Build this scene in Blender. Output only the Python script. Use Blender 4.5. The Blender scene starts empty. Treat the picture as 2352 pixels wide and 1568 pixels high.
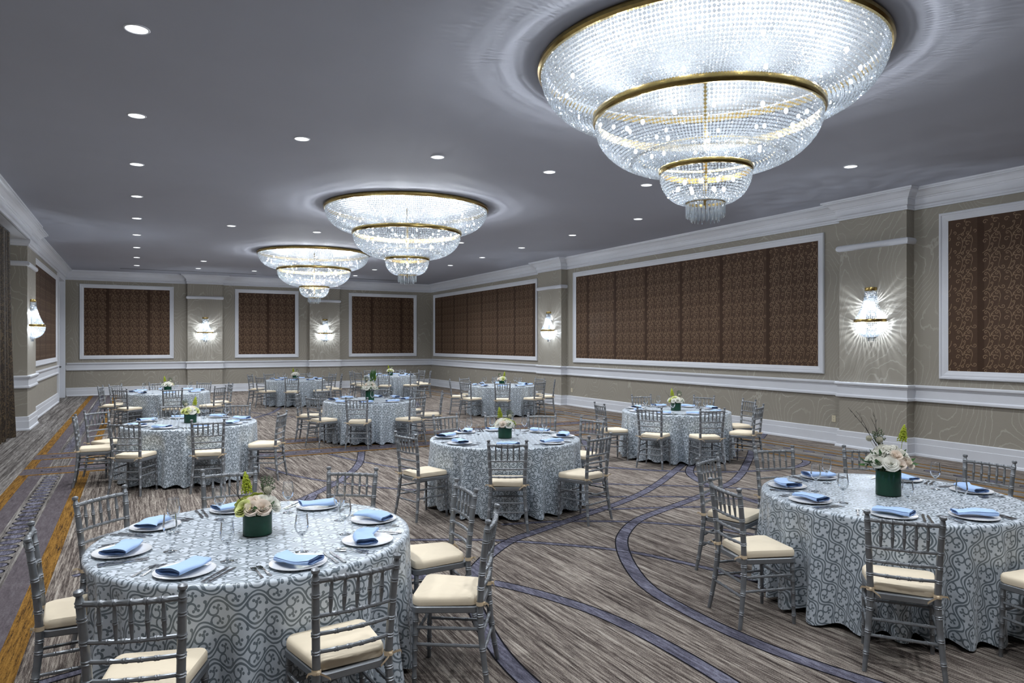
import bpy, math, random
from mathutils import Vector, Matrix
PI = math.pi
sc = bpy.context.scene
COL = sc.collection.objects
R_ = math.radians

# ------------------------------------------------------------------ mesh builder
class MB:
    def __init__(s): s.v = []; s.f = []; s.m = []; s.mi = 0; s.T = None
    def vert(s, p):
        p = Vector(p)
        if s.T is not None: p = s.T @ p
        s.v.append(p[:]); return len(s.v) - 1
    def face(s, ids): s.f.append(tuple(ids)); s.m.append(s.mi)
    def quad(s, a, b, c, d): s.face([s.vert(a), s.vert(b), s.vert(c), s.vert(d)])
    def box(s, x0, y0, z0, x1, y1, z1):
        i = [s.vert(p) for p in ((x0,y0,z0),(x1,y0,z0),(x1,y1,z0),(x0,y1,z0),(x0,y0,z1),(x1,y0,z1),(x1,y1,z1),(x0,y1,z1))]
        for q in ((0,3,2,1),(4,5,6,7),(0,1,5,4),(1,2,6,5),(2,3,7,6),(3,0,4,7)): s.face([i[k] for k in q])
    def loft(s, rings, closed=True, cap0=False, cap1=False):
        ids = [[s.vert(p) for p in r] for r in rings]
        n = len(ids[0])
        for a, b in zip(ids, ids[1:]):
            for k in range(n if closed else n - 1):
                k2 = (k + 1) % n
                s.face([a[k], a[k2], b[k2], b[k]])
        if cap0: s.face(list(reversed(ids[0])))
        if cap1: s.face(ids[-1])
        return ids
    def lathe(s, prof, n=24, c=(0,0,0), a0=0, a1=2*PI, cap0=False, cap1=False):
        full = abs(a1 - a0 - 2*PI) < 1e-6
        k = n if full else n + 1
        rings = [[(c[0]+r*math.cos(a0+(a1-a0)*i/n), c[1]+r*math.sin(a0+(a1-a0)*i/n), c[2]+z) for i in range(k)] for r, z in prof]
        s.loft(rings, closed=full, cap0=cap0, cap1=cap1)
    def tube(s, pts, rad, n=8, cap=True):
        pts = [Vector(p) for p in pts]
        if not isinstance(rad, (list, tuple)): rad = [rad]*len(pts)
        rings = []; up = None
        for i, p in enumerate(pts):
            t = (pts[min(i+1, len(pts)-1)] - pts[max(i-1, 0)])
            if t.length < 1e-9: t = Vector((0,0,1))
            t.normalize()
            if up is None:
                up = t.orthogonal().normalized()
            up = (up - t*up.dot(t))
            if up.length < 1e-6: up = t.orthogonal()
            up.normalize(); w = t.cross(up)
            rings.append([(p + (up*math.cos(2*PI*k/n) + w*math.sin(2*PI*k/n))*rad[i])[:] for k in range(n)])
        s.loft(rings, True, cap, cap)
    def build(s, name, mats, parent=None, smooth=False, loc=None):
        o = bpy.data.objects.new(name, s.mesh(name, mats, smooth)); COL.link(o)
        if parent: o.parent = parent
        if loc: o.location = loc
        return o
    def mesh(s, name, mats, smooth=False):
        me = bpy.data.meshes.new(name); me.from_pydata(s.v, [], s.f); 
        if not isinstance(mats, (list, tuple)): mats = [mats]
        for m in mats: me.materials.append(m)
        me.polygons.foreach_set('material_index', s.m)
        if smooth: me.polygons.foreach_set('use_smooth', [True]*len(s.f))
        me.update(); return me

def autosmooth(o, deg=35):
    me = o.data if hasattr(o, 'data') else o
    me.polygons.foreach_set('use_smooth', [True]*len(me.polygons))
    me.set_sharp_from_angle(angle=R_(deg))
    return o

def tag(o, label=None, cat=None, group=None, kind=None):
    if label: o['label'] = label
    if cat: o['category'] = cat
    if group: o['group'] = group
    if kind: o['kind'] = kind
    return o
def empty(name, loc=(0,0,0), rz=0.0):
    o = bpy.data.objects.new(name, None); COL.link(o)
    o.location = loc; o.rotation_euler = (0,0,rz); o.empty_display_size = .1
    return o
def kids(o): return KIDS.get(o.name, [])
def link_mesh(name, me, parent=None, loc=(0,0,0), rot=(0,0,0), scale=None):
    o = bpy.data.objects.new(name, me); COL.link(o)
    if parent: o.parent = parent
    o.location = loc; o.rotation_euler = rot
    if scale: o.scale = scale if isinstance(scale, (tuple, list)) else (scale,)*3
    return o
def copy_tree(o, loc=None, rz=None, parent=None):
    c = o.copy(); COL.link(c)
    if parent: c.parent = parent
    if loc is not None: c.location = loc
    if rz is not None: c.rotation_euler = (0,0,rz)
    for ch in o.children: copy_tree(ch, parent=c)
    return c

# ------------------------------------------------------------------ node helpers
class X:                                  # a float socket with arithmetic
    nt = None
    def __init__(s, sock): s.s = sock
    @staticmethod
    def op(kind, *a):
        n = X.nt.nodes.new('ShaderNodeMath'); n.operation = kind
        for i, v in enumerate(a):
            if isinstance(v, X): X.nt.links.new(v.s, n.inputs[i])
            else: n.inputs[i].default_value = v
        return X(n.outputs[0])
    def __add__(a, b): return X.op('ADD', a, b)
    __radd__ = __add__
    def __sub__(a, b): return X.op('SUBTRACT', a, b)
    def __rsub__(a, b): return X.op('SUBTRACT', b, a)
    def __mul__(a, b): return X.op('MULTIPLY', a, b)
    __rmul__ = __mul__
    def __truediv__(a, b): return X.op('DIVIDE', a, b)
    def __gt__(a, b): return X.op('GREATER_THAN', a, b)
    def __lt__(a, b): return X.op('LESS_THAN', a, b)
def xmin(a, *r):
    for b in r: a = X.op('MINIMUM', a, b)
    return a
def xlen(a, b): return X.op('SQRT', a*a + b*b)
def smooth(x, lo, hi):
    n = X.nt.nodes.new('ShaderNodeMapRange'); n.interpolation_type = 'SMOOTHSTEP'
    X.nt.links.new(x.s, n.inputs[0]); n.inputs[1].default_value = lo; n.inputs[2].default_value = hi
    return X(n.outputs[0])
def new_mat(name):
    m = bpy.data.materials.new(name); m.use_nodes = True
    nt = m.node_tree; X.nt = nt
    return m, nt, nt.nodes['Principled BSDF']
def setp(b, color=None, rough=None, metal=None, spec=None, **kw):
    if color is not None: b.inputs['Base Color'].default_value = (*color, 1)
    if rough is not None: b.inputs['Roughness'].default_value = rough
    if metal is not None: b.inputs['Metallic'].default_value = metal
    if spec is not None: b.inputs['Specular IOR Level'].default_value = spec
    for k, v in kw.items(): b.inputs[k].default_value = v
def pos(nt, kind='Object'):
    n = nt.nodes.new('ShaderNodeTexCoord'); return n.outputs[kind]
def mapping(nt, vec, scale=(1,1,1), rot=(0,0,0), loc=(0,0,0)):
    n = nt.nodes.new('ShaderNodeMapping'); nt.links.new(vec, n.inputs[0])
    n.inputs[1].default_value = loc; n.inputs[2].default_value = rot; n.inputs[3].default_value = scale
    return n.outputs[0]
def noise(nt, vec, scale, detail=2, rough=.5, dist=0):
    n = nt.nodes.new('ShaderNodeTexNoise'); nt.links.new(vec, n.inputs['Vector'])
    n.inputs['Scale'].default_value = scale; n.inputs['Detail'].default_value = detail
    n.inputs['Roughness'].default_value = rough; n.inputs['Distortion'].default_value = dist
    return X(n.outputs['Fac'])
def ramp(nt, x, stops):
    n = nt.nodes.new('ShaderNodeValToRGB'); nt.links.new(x.s, n.inputs[0])
    e = n.color_ramp.elements
    while len(e) < len(stops): e.new(.5)
    for i, (p, c) in enumerate(stops): e[i].position = p; e[i].color = (*c, 1)
    return n.outputs[0]
def mixc(nt, fac, a, b):
    n = nt.nodes.new('ShaderNodeMix'); n.data_type = 'RGBA'
    if isinstance(fac, X): nt.links.new(fac.s, n.inputs[0])
    else: n.inputs[0].default_value = fac
    for k, c in ((6, a), (7, b)):
        if isinstance(c, (tuple, list)): n.inputs[k].default_value = (*c, 1)
        else: nt.links.new(c, n.inputs[k])
    return n.outputs[2]
def bump(nt, b, x, strength=.2, dist=.01):
    n = nt.nodes.new('ShaderNodeBump'); nt.links.new(x.s, n.inputs['Height'])
    n.inputs['Strength'].default_value = strength; n.inputs['Distance'].default_value = dist
    nt.links.new(n.outputs[0], b.inputs['Normal'])
def simple(name, color, rough=.5, metal=0, spec=.5, var=.12, scale=30, bmp=0):
    m, nt, b = new_mat(name); setp(b, color, rough, metal, spec)
    n = noise(nt, pos(nt), scale, 3)
    c = mixc(nt, n, tuple(v*(1-var) for v in color), tuple(min(1, v*(1+var)) for v in color))
    nt.links.new(c, b.inputs['Base Color'])
    if bmp: bump(nt, b, n, bmp, .004)
    return m

# ------------------------------------------------------------------ materials
M = {}
M['trim'] = simple('white_trim_paint', (.66,.68,.73), .45, var=.03, scale=4)
M['silver'] = simple('silver_lacquer', (.235,.25,.27), .42, .55, var=.1, scale=60)
M['cushion'] = simple('ivory_cushion_cloth', (.82,.715,.55), .8, var=.05, scale=14, bmp=.15)
M['tie'] = simple('ivory_ribbon', (.74,.60,.42), .8, var=.06)
M['brass'] = simple('aged_brass', (.50,.36,.13), .22, 1.0, var=.35, scale=25)
M['dull_brass'] = simple('dull_brass', (.34,.25,.10), .55, .8, var=.2)
M['china'] = simple('white_china', (.82,.83,.85), .12, var=.01)
M['napkin'] = simple('blue_napkin_linen', (.41,.58,.90), .8, var=.08, scale=20, bmp=.1)
M['steel'] = simple('polished_steel', (.45,.45,.46), .18, 1.0, var=.06)
M['liner'] = simple('green_leaf_liner', (.008,.10,.048), .45, spec=.2, var=.3, scale=18)
def petalmat(name, color):
    m, nt, b = new_mat(name); nt.nodes.remove(b); out = nt.nodes['Material Output']
    c = mixc(nt, noise(nt, pos(nt), 12, 3), tuple(v*.94 for v in color), color)
    df = nt.nodes.new('ShaderNodeBsdfDiffuse'); tl = nt.nodes.new('ShaderNodeBsdfTranslucent'); mx = nt.nodes.new('ShaderNodeMixShader')
    mx.inputs[0].default_value = .38
    for n in (df, tl): nt.links.new(c, n.inputs[0])
    nt.links.new(df.outputs[0], mx.inputs[1]); nt.links.new(tl.outputs[0], mx.inputs[2]); nt.links.new(mx.outputs[0], out.inputs[0])
    return m
M['rose'] = petalmat('cream_rose_petal', (.96,.95,.88)); M['blush'] = petalmat('blush_rose_petal', (.96,.86,.76))
M['lime'] = simple('lime_petal', (.66,.70,.27), .6, var=.15, scale=20)
M['leaf'] = simple('dark_green_leaf', (.045,.13,.03), .45, var=.4, scale=25)
M['gold_rod'] = simple('yellow_green_plume', (.36,.42,.03), .7, var=.35, scale=40)
SCOOL = (.82,.90,1.0)
M['sage'] = simple('grey_green_sprig', (.12,.15,.09), .7, var=.4, scale=40)
M['twig'] = simple('dark_twig_bark', (.025,.020,.018), .8, var=.4, scale=40)
M['pod'] = simple('pale_seed_pod', (.55,.53,.42), .8, var=.3, scale=60)
M['outlet'] = simple('ivory_outlet_plastic', (.62,.56,.42), .4, var=.02)
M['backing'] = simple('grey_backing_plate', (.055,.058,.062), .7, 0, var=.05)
M['dark'] = simple('dark_metal', (.03,.03,.03), .5, var=.1)
M['ceiling'] = simple('ceiling_paint', (.42,.438,.505), .75, spec=.2, var=.03, scale=1.5)
M['door'] = simple('white_door_paint', (.6,.62,.66), .4, var=.02, scale=5)

def emis(name, color, strength):
    m, nt, b = new_mat(name); setp(b, (.8,.8,.8), .4)
    b.inputs['Emission Color'].default_value = (*color, 1); b.inputs['Emission Strength'].default_value = strength
    return m
M['lens'] = emis('downlight_lens', (.95,.98,1), 3.0)
M['bulb'] = emis('bulb_glow', (.95,.98,1), 30)

# glass (thin, so that lamps light through it)
def glassmat(name, tint, opac, rough=.03, ior=1.26):
    m, nt, b = new_mat(name)
    nt.nodes.remove(b); out = nt.nodes['Material Output']
    tr = nt.nodes.new('ShaderNodeBsdfTransparent'); tr.inputs[0].default_value = (*tint, 1)
    gl = nt.nodes.new('ShaderNodeBsdfGlossy'); gl.inputs['Roughness'].default_value = rough
    fr = nt.nodes.new('ShaderNodeFresnel'); fr.inputs[0].default_value = ior
    f = X(fr.outputs[0])*1.0 + opac
    mx = nt.nodes.new('ShaderNodeMixShader'); nt.links.new(f.s, mx.inputs[0])
    nt.links.new(tr.outputs[0], mx.inputs[1]); nt.links.new(gl.outputs[0], mx.inputs[2]); nt.links.new(mx.outputs[0], out.inputs[0])
    return m
M['glass'] = glassmat('clear_glass', (.975,.985,.99), .045)
M['vase'] = glassmat('vase_glass', (.95,.97,.96), .02)

def crystalmat():
    m, nt, b = new_mat('cut_crystal'); nt.nodes.remove(b); out = nt.nodes['Material Output']
    tr = nt.nodes.new('ShaderNodeBsdfTransparent'); tr.inputs[0].default_value = (.96,.98,1,1)
    gl = nt.nodes.new('ShaderNodeBsdfGlossy'); gl.inputs['Roughness'].default_value = .06; gl.inputs[0].default_value = (.80,.84,.88,1)
    tl = nt.nodes.new('ShaderNodeBsdfTranslucent'); tl.inputs[0].default_value = (.27,.29,.31,1)
    df = nt.nodes.new('ShaderNodeBsdfDiffuse'); df.inputs[0].default_value = (.85,.9,.95,1)
    m1 = nt.nodes.new('ShaderNodeMixShader'); m1.inputs[0].default_value = .55
    nt.links.new(tl.outputs[0], m1.inputs[1]); nt.links.new(gl.outputs[0], m1.inputs[2])
    m2 = nt.nodes.new('ShaderNodeMixShader'); m2.inputs[0].default_value = .56
    nt.links.new(tr.outputs[0], m2.inputs[1]); nt.links.new(m1.outputs[0], m2.inputs[2])
    nt.links.new(m2.outputs[0], out.inputs[0])
    return m
M['crystal'] = crystalmat()

def wallpaper():
    m, nt, b = new_mat('moire_wallpaper'); setp(b, rough=.55, spec=.3)
    p = mapping(nt, pos(nt), (1, 1, .62))
    n = (noise(nt, p, .80, 2, .30, .1) + (noise(nt, p, 9.0, 2, .6) - .5)*.022)*40.0
    fr = X.op('FRACT', n)
    line = 1.0 - smooth(X.op('ABSOLUTE', fr - .5), .03, .09)
    fade = smooth(noise(nt, p, 2.3, 1), .38, .6)
    weave = noise(nt, mapping(nt, pos(nt), (3, 3, 90)), 6, 1)
    base = mixc(nt, weave, (.29,.268,.225), (.335,.31,.265))
    c = mixc(nt, line*(fade*.6 + .4)*.40, base, (.56,.535,.48))
    nt.links.new(c, b.inputs['Base Color'])
    return m
M['paper'] = wallpaper()

def fabric(name, a, c2):
    m, nt, b = new_mat(name); setp(b, rough=.7, spec=.25)
    n = noise(nt, mapping(nt, pos(nt), (1, 1, 30)), 8, 2)
    nt.links.new(mixc(nt, n, a, c2), b.inputs['Base Color']); return m
M['brown'] = fabric('brown_panel_fabric', (.058,.032,.019), (.088,.050,.031))
M['seam'] = fabric('brown_seam_fabric', (.042,.021,.011), (.056,.029,.016))
M['scroll'] = simple('tan_scroll_thread', (.235,.15,.085), .5, var=.15, scale=15)
def curtainmat():
    m, nt, b = new_mat('bronze_curtain_damask'); setp(b, rough=.5, spec=.4)
    p = mapping(nt, pos(nt), (1, 1, .6))
    n = noise(nt, p, 9, 2, .5, 2.5)
    w = 1.0 - smooth(X.op('ABSOLUTE', X.op('FRACT', n*5.0) - .5), .10, .2)
    nt.links.new(mixc(nt, w, (.020,.013,.008), (.095,.065,.035)), b.inputs['Base Color']); return m
M['curtain'] = curtainmat()

def carpet(name, stops, sx=55, sy=1.6, extra=None):
    m, nt, b = new_mat(name); setp(b, rough=.95, spec=.1)
    g = pos(nt)
    n1 = noise(nt, mapping(nt, g, (sx, sy, 1)), 1, 2, .6)
    n2 = noise(nt, mapping(nt, g, (sx*.35, sy*.5, 1), loc=(7,3,0)), 1, 2, .5)
    n3 = noise(nt, g, 160, 1)
    n4 = noise(nt, mapping(nt, g, (sx*2.2, sy*5, 1), loc=(2,9,0)), 1, 2, .6)
    t = n1*.42 + n2*.26 + n4*.32 + (n3 - .5)*.22
    c = ramp(nt, t, stops)
    nt.links.new(c, b.inputs['Base Color'])
    bump(nt, b, n3, .3, .004)
    return m
M['carpet'] = carpet('streaked_carpet', [(.36,(.030,.024,.022)),(.445,(.085,.068,.060)),(.50,(.165,.140,.125)),(.55,(.265,.23,.198)),(.66,(.44,.405,.36))], sx=62, sy=1.8)
M['carpet_side'] = carpet('striped_border_carpet', [(.36,(.03,.026,.025)),(.46,(.10,.09,.085)),(.54,(.19,.175,.165)),(.64,(.34,.33,.31))], sx=30, sy=.6)
M['purple'] = carpet('violet_carpet_band', [(.38,(.045,.044,.062)),(.5,(.105,.102,.138)),(.62,(.21,.21,.27))], sx=30, sy=3)
M['mauve'] = carpet('mauve_border_carpet', [(.3,(.055,.046,.052)),(.5,(.10,.085,.095)),(.7,(.16,.145,.155))], sx=45, sy=6)
M['orange'] = carpet('ochre_carpet_stripe', [(.38,(.02,.012,.008)),(.46,(.14,.07,.015)),(.56,(.25,.13,.028)),(.75,(.34,.19,.05))], sx=80, sy=3.5)
M['black'] = simple('black_carpet_outline', (.010,.010,.013), .95, spec=.05, var=.2, scale=80)

def cloth():
    m, nt, b = new_mat('scroll_damask_cloth'); setp(b, rough=.4, spec=.6, **{'Sheen Weight': .2})
    uv = nt.nodes.new('ShaderNodeUVMap'); uv.uv_map = 'UVMap'
    sp = nt.nodes.new('ShaderNodeSeparateXYZ'); nt.links.new(uv.outputs[0], sp.inputs[0])
    x0 = X(sp.outputs[0])*3487.0; y0 = X(sp.outputs[1])*3487.0
    ds = []
    for ox, oy in ((0, 0), (340, 350)):
        x = X.op('FLOORED_MODULO', x0 + float(ox), 680.0) - 340.0
        y = X.op('ABSOLUTE', X.op('FLOORED_MODULO', y0 + float(oy), 700.0) - 350.0)
        d1 = X.op('ABSOLUTE', xlen(x + 5.0, y - 70.0) - 170.0) + (y < 68.0)*1000.0
        d2 = X.op('ABSOLUTE', xlen(x + 85.0, y - 90.0) - 80.0) + (y > 112.0)*1000.0
        ball = xlen(x - 158.0, y - 66.0) - 14.0
        l1 = xlen(x + 62.0, y - 146.0) - 10.0
        l2 = xlen(x - 20.0, y - 158.0) - 10.0
        l3 = xlen(x - 46.0, y - 92.0) - 10.0
        l4 = xlen(x + 14.0, y - 118.0) - 12.0
        ph = x*(2*PI/680)
        d3 = X.op('ABSOLUTE', y - 137.5 - X.op('COSINE', ph)*112.5)
        s = X.op('SINE', ph)
        d3 = d3/X.op('SQRT', s*s*1.08 + 1.0)
        ds.append(xmin(d1, d2, ball, l1, l2, l3, l4, d3))
    d = xmin(*ds)
    k = 1.0 - smooth(d, 13.5, 19.0)
    c = mixc(nt, k, (.60,.665,.74), (.15,.19,.225))
    nt.links.new(c, b.inputs['Base Color'])
    r = k*(-.08) + .40
    nt.links.new(r.s, b.inputs['Roughness'])
    wv = noise(nt, mapping(nt, uv.outputs[0], (1, 1, 1)), 600, 1)
    bump(nt, b, wv, .08, .001)
    return m
M['cloth'] = cloth()

# ------------------------------------------------------------------ room constants
ZC = 4.4
XR, XL, YB, YF = 11.4, -2.2, 28.85, -4.0
P_R = [(7.14, 8.40), (17.82, 19.20)]
P_B = [(6.12, 7.33), (1.66, 2.87)]
right_path = [(XR, YF)]
for a, b in P_R: right_path += [(XR, a), (XR-.2, a), (XR-.2, b), (XR, b)]
right_path += [(XR, YB)]
back_path = [(XR, YB)]
for a, b in P_B: back_path += [(b, YB), (b, YB-.2), (a, YB-.2), (a, YB)]
back_path += [(XL, YB)]
left_far = [(XL, YB), (XL, 28.3)]
left_mid = [(XL, 26.15), (XL, 19.52), (XL+.14, 19.52), (XL+.14, 18.1), (XL-.25, 18.1), (XL-.25, YF)]
crown_left = [(XL, YB), (XL, 19.52), (XL+.14, 19.52), (XL+.14, 18.1), (XL+.17, 18.1), (XL+.17, YF)]

def offset_path(path, d, ends):
    """path moved to its left by d, mitred; ends = (prev point or None, next point or None) for mitred ends"""
    pts = [Vector(p) for p in path]
    ext = ([Vector(ends[0])] if ends[0] else []) + pts + ([Vector(ends[1])] if ends[1] else [])
    k0 = 1 if ends[0] else 0
    out = []
    for i in range(len(pts)):
        j = i + k0
        dirs = []
        if j > 0: dirs.append((ext[j]-ext[j-1]).normalized())
        if j < len(ext)-1: dirs.append((ext[j+1]-ext[j]).normalized())
        ns = [Vector((-q.y, q.x)) for q in dirs]
        if len(ns) == 1: out.append(pts[i] + ns[0]*d); continue
        den = 1 + ns[0].dot(ns[1])
        out.append(pts[i] + (ns[0]+ns[1])*(d/max(den, .05)))
    return out
def sweep(mb, path, prof, ends=(None, None), caps=True):
    rings = []
    offs = [offset_path(path, o, ends) for o, z in prof]
    for i in range(len(path)):
        rings.append([(offs[k][i].x, offs[k][i].y, prof[k][1]) for k in range(len(prof))])
    ids = [[mb.vert(p) for p in r] for r in rings]
    n = len(prof)
    for a, b in zip(ids, ids[1:]):
        for k in range(n-1): mb.face([a[k], b[k], b[k+1], a[k+1]])
    if caps:
        mb.face(ids[0]); mb.face(list(reversed(ids[-1])))

def struct(o): o['kind'] = 'structure'; return o
# floor with woven pattern -----------------------------------------
fl = MB()
MI = {'carpet':0,'purple':1,'black':2,'orange':3,'mauve':4,'carpet_side':5}
def rect(x0, y0, x1, y1, z, mat):
    fl.mi = MI[mat]; fl.quad((x0,y0,z),(x1,y0,z),(x1,y1,z),(x0,y1,z))
def chaikin(p, n=3):
    for _ in range(n):
        q = [p[0]]
        for a, b in zip(p, p[1:]):
            q += [(a[0]*.75+b[0]*.25, a[1]*.75+b[1]*.25), (a[0]*.25+b[0]*.75, a[1]*.25+b[1]*.75)]
        p = q + [p[-1]]
    return p
def ribbon(p, off, w, z, mat):
    fl.mi = MI[mat]
    a = offset_path(p, off - w/2, (None, None)); b = offset_path(p, off + w/2, (None, None))
    ia = [fl.vert((v.x, v.y, z)) for v in a]; ib = [fl.vert((v.x, v.y, z)) for v in b]
    for i in range(len(p)-1): fl.face([ia[i], ia[i+1], ib[i+1], ib[i]])
zc = [0.0006]
def band(p, w, edge=.011):
    p = chaikin(p)
    zc[0] += .00004
    ribbon(p, 0, w, zc[0], 'purple'); ribbon(p, -w/2, edge, zc[0]+.0009, 'black'); ribbon(p, w/2, edge, zc[0]+.0009, 'black')
rect(XL-.3, YF, XR, YB+.0, 0, 'carpet')
rect(XL-.3, YF, -1.45, YB, .0003, 'carpet_side')
# traced interlaced bands
THICK = .115; THIN = .07
b1 = [(8.2,8.9),(7.2,8.11),(5.93,7.15),(5.15,6.7),(4.55,6.44),(4.15,6.28),(3.46,5.99),(3.13,5.87),(2.75,5.56),(2.42,5.2),(2.18,4.75),(2.03,4.24),(1.92,3.75),(1.89,3.3),(1.92,2.7),(2.1,2.1)]
b2 = [(9.55,8.9),(8.81,8.25),(7.25,6.99),(6.5,6.64),(5.71,6.31),(5.08,6.08),(4.61,5.89),(4.15,5.5),(3.91,5.19),(3.65,4.75),(3.42,4.23),(3.37,3.72),(3.37,3.31),(3.42,2.9),(3.6,2.3)]
b3 = [(1.9,5.35),(2.39,4.97),(2.56,4.69),(2.7,4.37),(2.82,3.99),(2.87,3.58),(2.88,3.17),(2.86,2.7),(2.7,2.0)]
t1 = [(2.2,6.35),(2.69,6.11),(3.0,5.92),(3.43,5.55),(3.85,5.11),(4.06,4.66),(4.19,4.28),(4.27,4.04),(4.33,3.5)]
t2 = [(3.3,6.4),(3.86,6.26),(4.27,6.04),(4.59,5.84),(4.86,5.59),(5.07,5.38),(5.3,4.9)]
t3 = [(4.2,7.3),(4.78,7.07),(5.09,6.91),(5.43,6.77),(5.94,6.45),(6.5,6.0),(6.8,5.5)]
t4 = [(3.9,6.75),(4.64,6.43),(5.05,6.29),(5.36,6.16),(5.67,6.02),(6.1,5.7),(6.4,5.2)]
t5 = [(4.9,7.9),(5.5,7.59),(5.85,7.29),(6.33,6.99),(6.9,6.5),(7.3,5.9)]
c1 = [(3.45,12.0),(3.34,11.63),(3.1,10.85),(2.88,10.31),(2.63,9.84),(2.38,9.38),(2.12,9.03),(1.9,8.75),(1.71,8.52),(1.3,8.1),(.9,7.6)]
ct1 = [(2.8,12.2),(2.86,11.8),(2.97,11.28),(3.07,10.94),(3.21,10.59),(3.44,10.01),(3.9,9.2),(4.4,8.6)]
ct2 = [(1.7,11.0),(1.85,10.43),(1.99,10.02),(2.24,9.53),(2.44,9.27),(2.69,8.87),(2.97,8.54),(3.4,8.2)]
for p in (b1, b2, b3, c1): band(p, THICK)
for p in (t1, t2, t3, t4, t5, ct1, ct2): band(p, THIN)
def shifted(p, dx, dy, mirror=False, keep=None):
    return [((-x if mirror else x) + dx, y + dy) for x, y in p]
ex = [(shifted(b1, 4.5, 2.4), THICK), (shifted(c1, 3.0, -.2), THICK), (shifted(c1, 4.6, .8), THICK),
      (shifted(ct1, 4.4, -.5), THIN), (shifted(c1, .2, 9.0), THICK), (shifted(c1, 4.4, 9.2), THICK), (shifted(ct2, 1.0, 9.0), THIN), (shifted(ct1, 3.6, 8.4), THIN),
      ([(-.45,6.6),(-.1,6.75),(.4,6.9),(1.0,7.2),(1.6,7.9)], THIN), ([(-.45,5.6),(.1,5.75),(.7,6.3),(1.3,7.2),(1.9,8.7)], THICK), ([(-.5,4.6),(0,4.75),(.6,5.2),(1.2,6.0)], THIN),
      ([(-.5,3.6),(-.2,3.9),(.2,4.0)], THICK), ([(-.55,3.0),(-.3,3.3),(-.1,2.9),(.2,3.2)], THICK),
      ([(6.2,8.6),(6.8,7.9),(7.6,7.4),(8.6,7.2),(9.4,7.55),(9.5,8.1)], THICK)]
for p, w in ex: band(p, w)
# long border on the curtain side: two ochre stripes, mauve ground, chain of ovals
def border(x0, x1, xc, st, side):
    rect(x0, YF, x1, YB, .0030, 'mauve')
    rect(xc-.13, YF, xc+.13, YB, .0034, 'carpet_side')
    for xs, w in st: rect(xs-w/2, YF, xs+w/2, YB, .0036, 'orange')
    y = 1.0
    while y < 28.6:
        if not (11.7 < y < 14.1):
            oval(xc, y, .095, .082)
        y += .2
def oval(x, y, rx, ry, z=.0040, gold=False):
    pts = [(x+rx*math.cos(2*PI*k/16), y+ry*math.sin(2*PI*k/16)) for k in range(16)]
    fl.mi = MI['purple']; fl.face([fl.vert((p[0], p[1], z)) for p in pts])
    fl.mi = MI['black']
    ia = [fl.vert((p[0], p[1], z+.0004)) for p in pts]
    ib = [fl.vert((x+(p[0]-x)*.86, y+(p[1]-y)*.86, z+.0004)) for p in pts]
    for k in range(16): fl.face([ia[k], ia[(k+1)%16], ib[(k+1)%16], ib[k]])
border(-1.46, -.60, -1.04, ((-1.40,.13), (-.66,.13)), -1)
rect(9.35, YF, 10.75, YB, .0028, 'carpet_side')
for xs in (9.42, 9.72, 10.62, 10.35): rect(xs-.035, YF, xs+.035, YB, .0036, 'orange')
y = 4.0
while y < 28.4:
    oval(10.15, y, .07, .11); y += .42
# cross border
for y0 in (11.9, 13.4):
    rect(-1.46, y0-.04, 9.4, y0+.62, .0046, 'mauve')
    rect(-1.46, y0-.06, 9.4, y0+.02, .0050, 'orange'); rect(-1.46, y0+.56, 9.4, y0+.64, .0050, 'orange')
    x = -1.1
    while x < 9.3:
        oval(x, y0+.29, .13, .09, .0054); x += .42
floor = fl.build('floor', [M['carpet'], M['purple'], M['black'], M['orange'], M['mauve'], M['carpet_side']]); struct(floor)

cb = MB(); cb.box(XL-.6, YF-.3, ZC, XR+.3, YB+.3, ZC+.2); struct(cb.build('ceiling', M['ceiling']))
def wall(name, path, ends, z0=0.0):
    mb = MB(); sweep(mb, path, [(0, z0), (0, ZC)], ends, caps=False); return struct(mb.build(name, M['paper']))
wall('wall_right', right_path, (None, None))
wall('wall_back', back_path, (None, None))
mb = MB()
for p in (left_far, left_mid): sweep(mb, p, [(0, 0), (0, ZC)], caps=False)
mb.box(XL-.12,26.15,3.97,XL,28.3,ZC)
struct(mb.build('wall_left', M['paper']))
mb = MB(); mb.box(XL-.6, YF-.2, 0, XR+.2, YF, ZC); struct(mb.build('wall_front', M['paper']))
# pelmet above the curtain
mb = MB(); mb.box(XL-.25, YF, 4.06, XL+.16, 18.1, ZC); struct(mb.build('trim_1', M['trim']))

CROWN = [(0,4.06),(.035,4.06),(.035,4.085),(.02,4.10),(.02,4.13),(.045,4.145),(.045,4.235),(.06,4.24),(.066,4.26),(.085,4.265),(.105,4.29),(.14,4.325),(.175,4.345),(.2,4.35),(.2,4.37),(.225,4.37),(.225,4.4),(0,4.4)]
RAIL = [(0,.895),(.035,.895),(.045,.905),(.045,.935),(.03,.95),(.022,.955),(.022,1.085),(.032,1.09),(.032,1.10),(.05,1.115),(.06,1.13),(.06,1.155),(.045,1.167),(0,1.167)]
BASE = [(0,.295),(.02,.295),(.028,.285),(.028,.20),(.034,.195),(.034,.045),(.05,.035),(.055,.012),(.055,0.0),(0,0)]
k = 2
for nm, path, ends in (('right', right_path, (None, (XR-3, YB))), ('back', back_path, ((XR, YB-3), (XL, YB-3))), ('left', crown_left, ((XL+3, YB), None))):
    mb = MB(); sweep(mb, path, CROWN, ends); struct(mb.build('trim_%d' % k, M['trim'])); k += 1
for nm, path, ends in (('right', right_path, (None, (XR-3, YB))), ('back', back_path, ((XR, YB-3), (XL, YB-3))), ('left', left_mid, (None, None))):
    mb = MB(); sweep(mb, path, RAIL, ends); struct(mb.build('trim_%d' % k, M['trim'])); k += 1
    mb = MB(); sweep(mb, path, BASE, ends); struct(mb.build('baseboard_'+nm, M['trim']))
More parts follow.
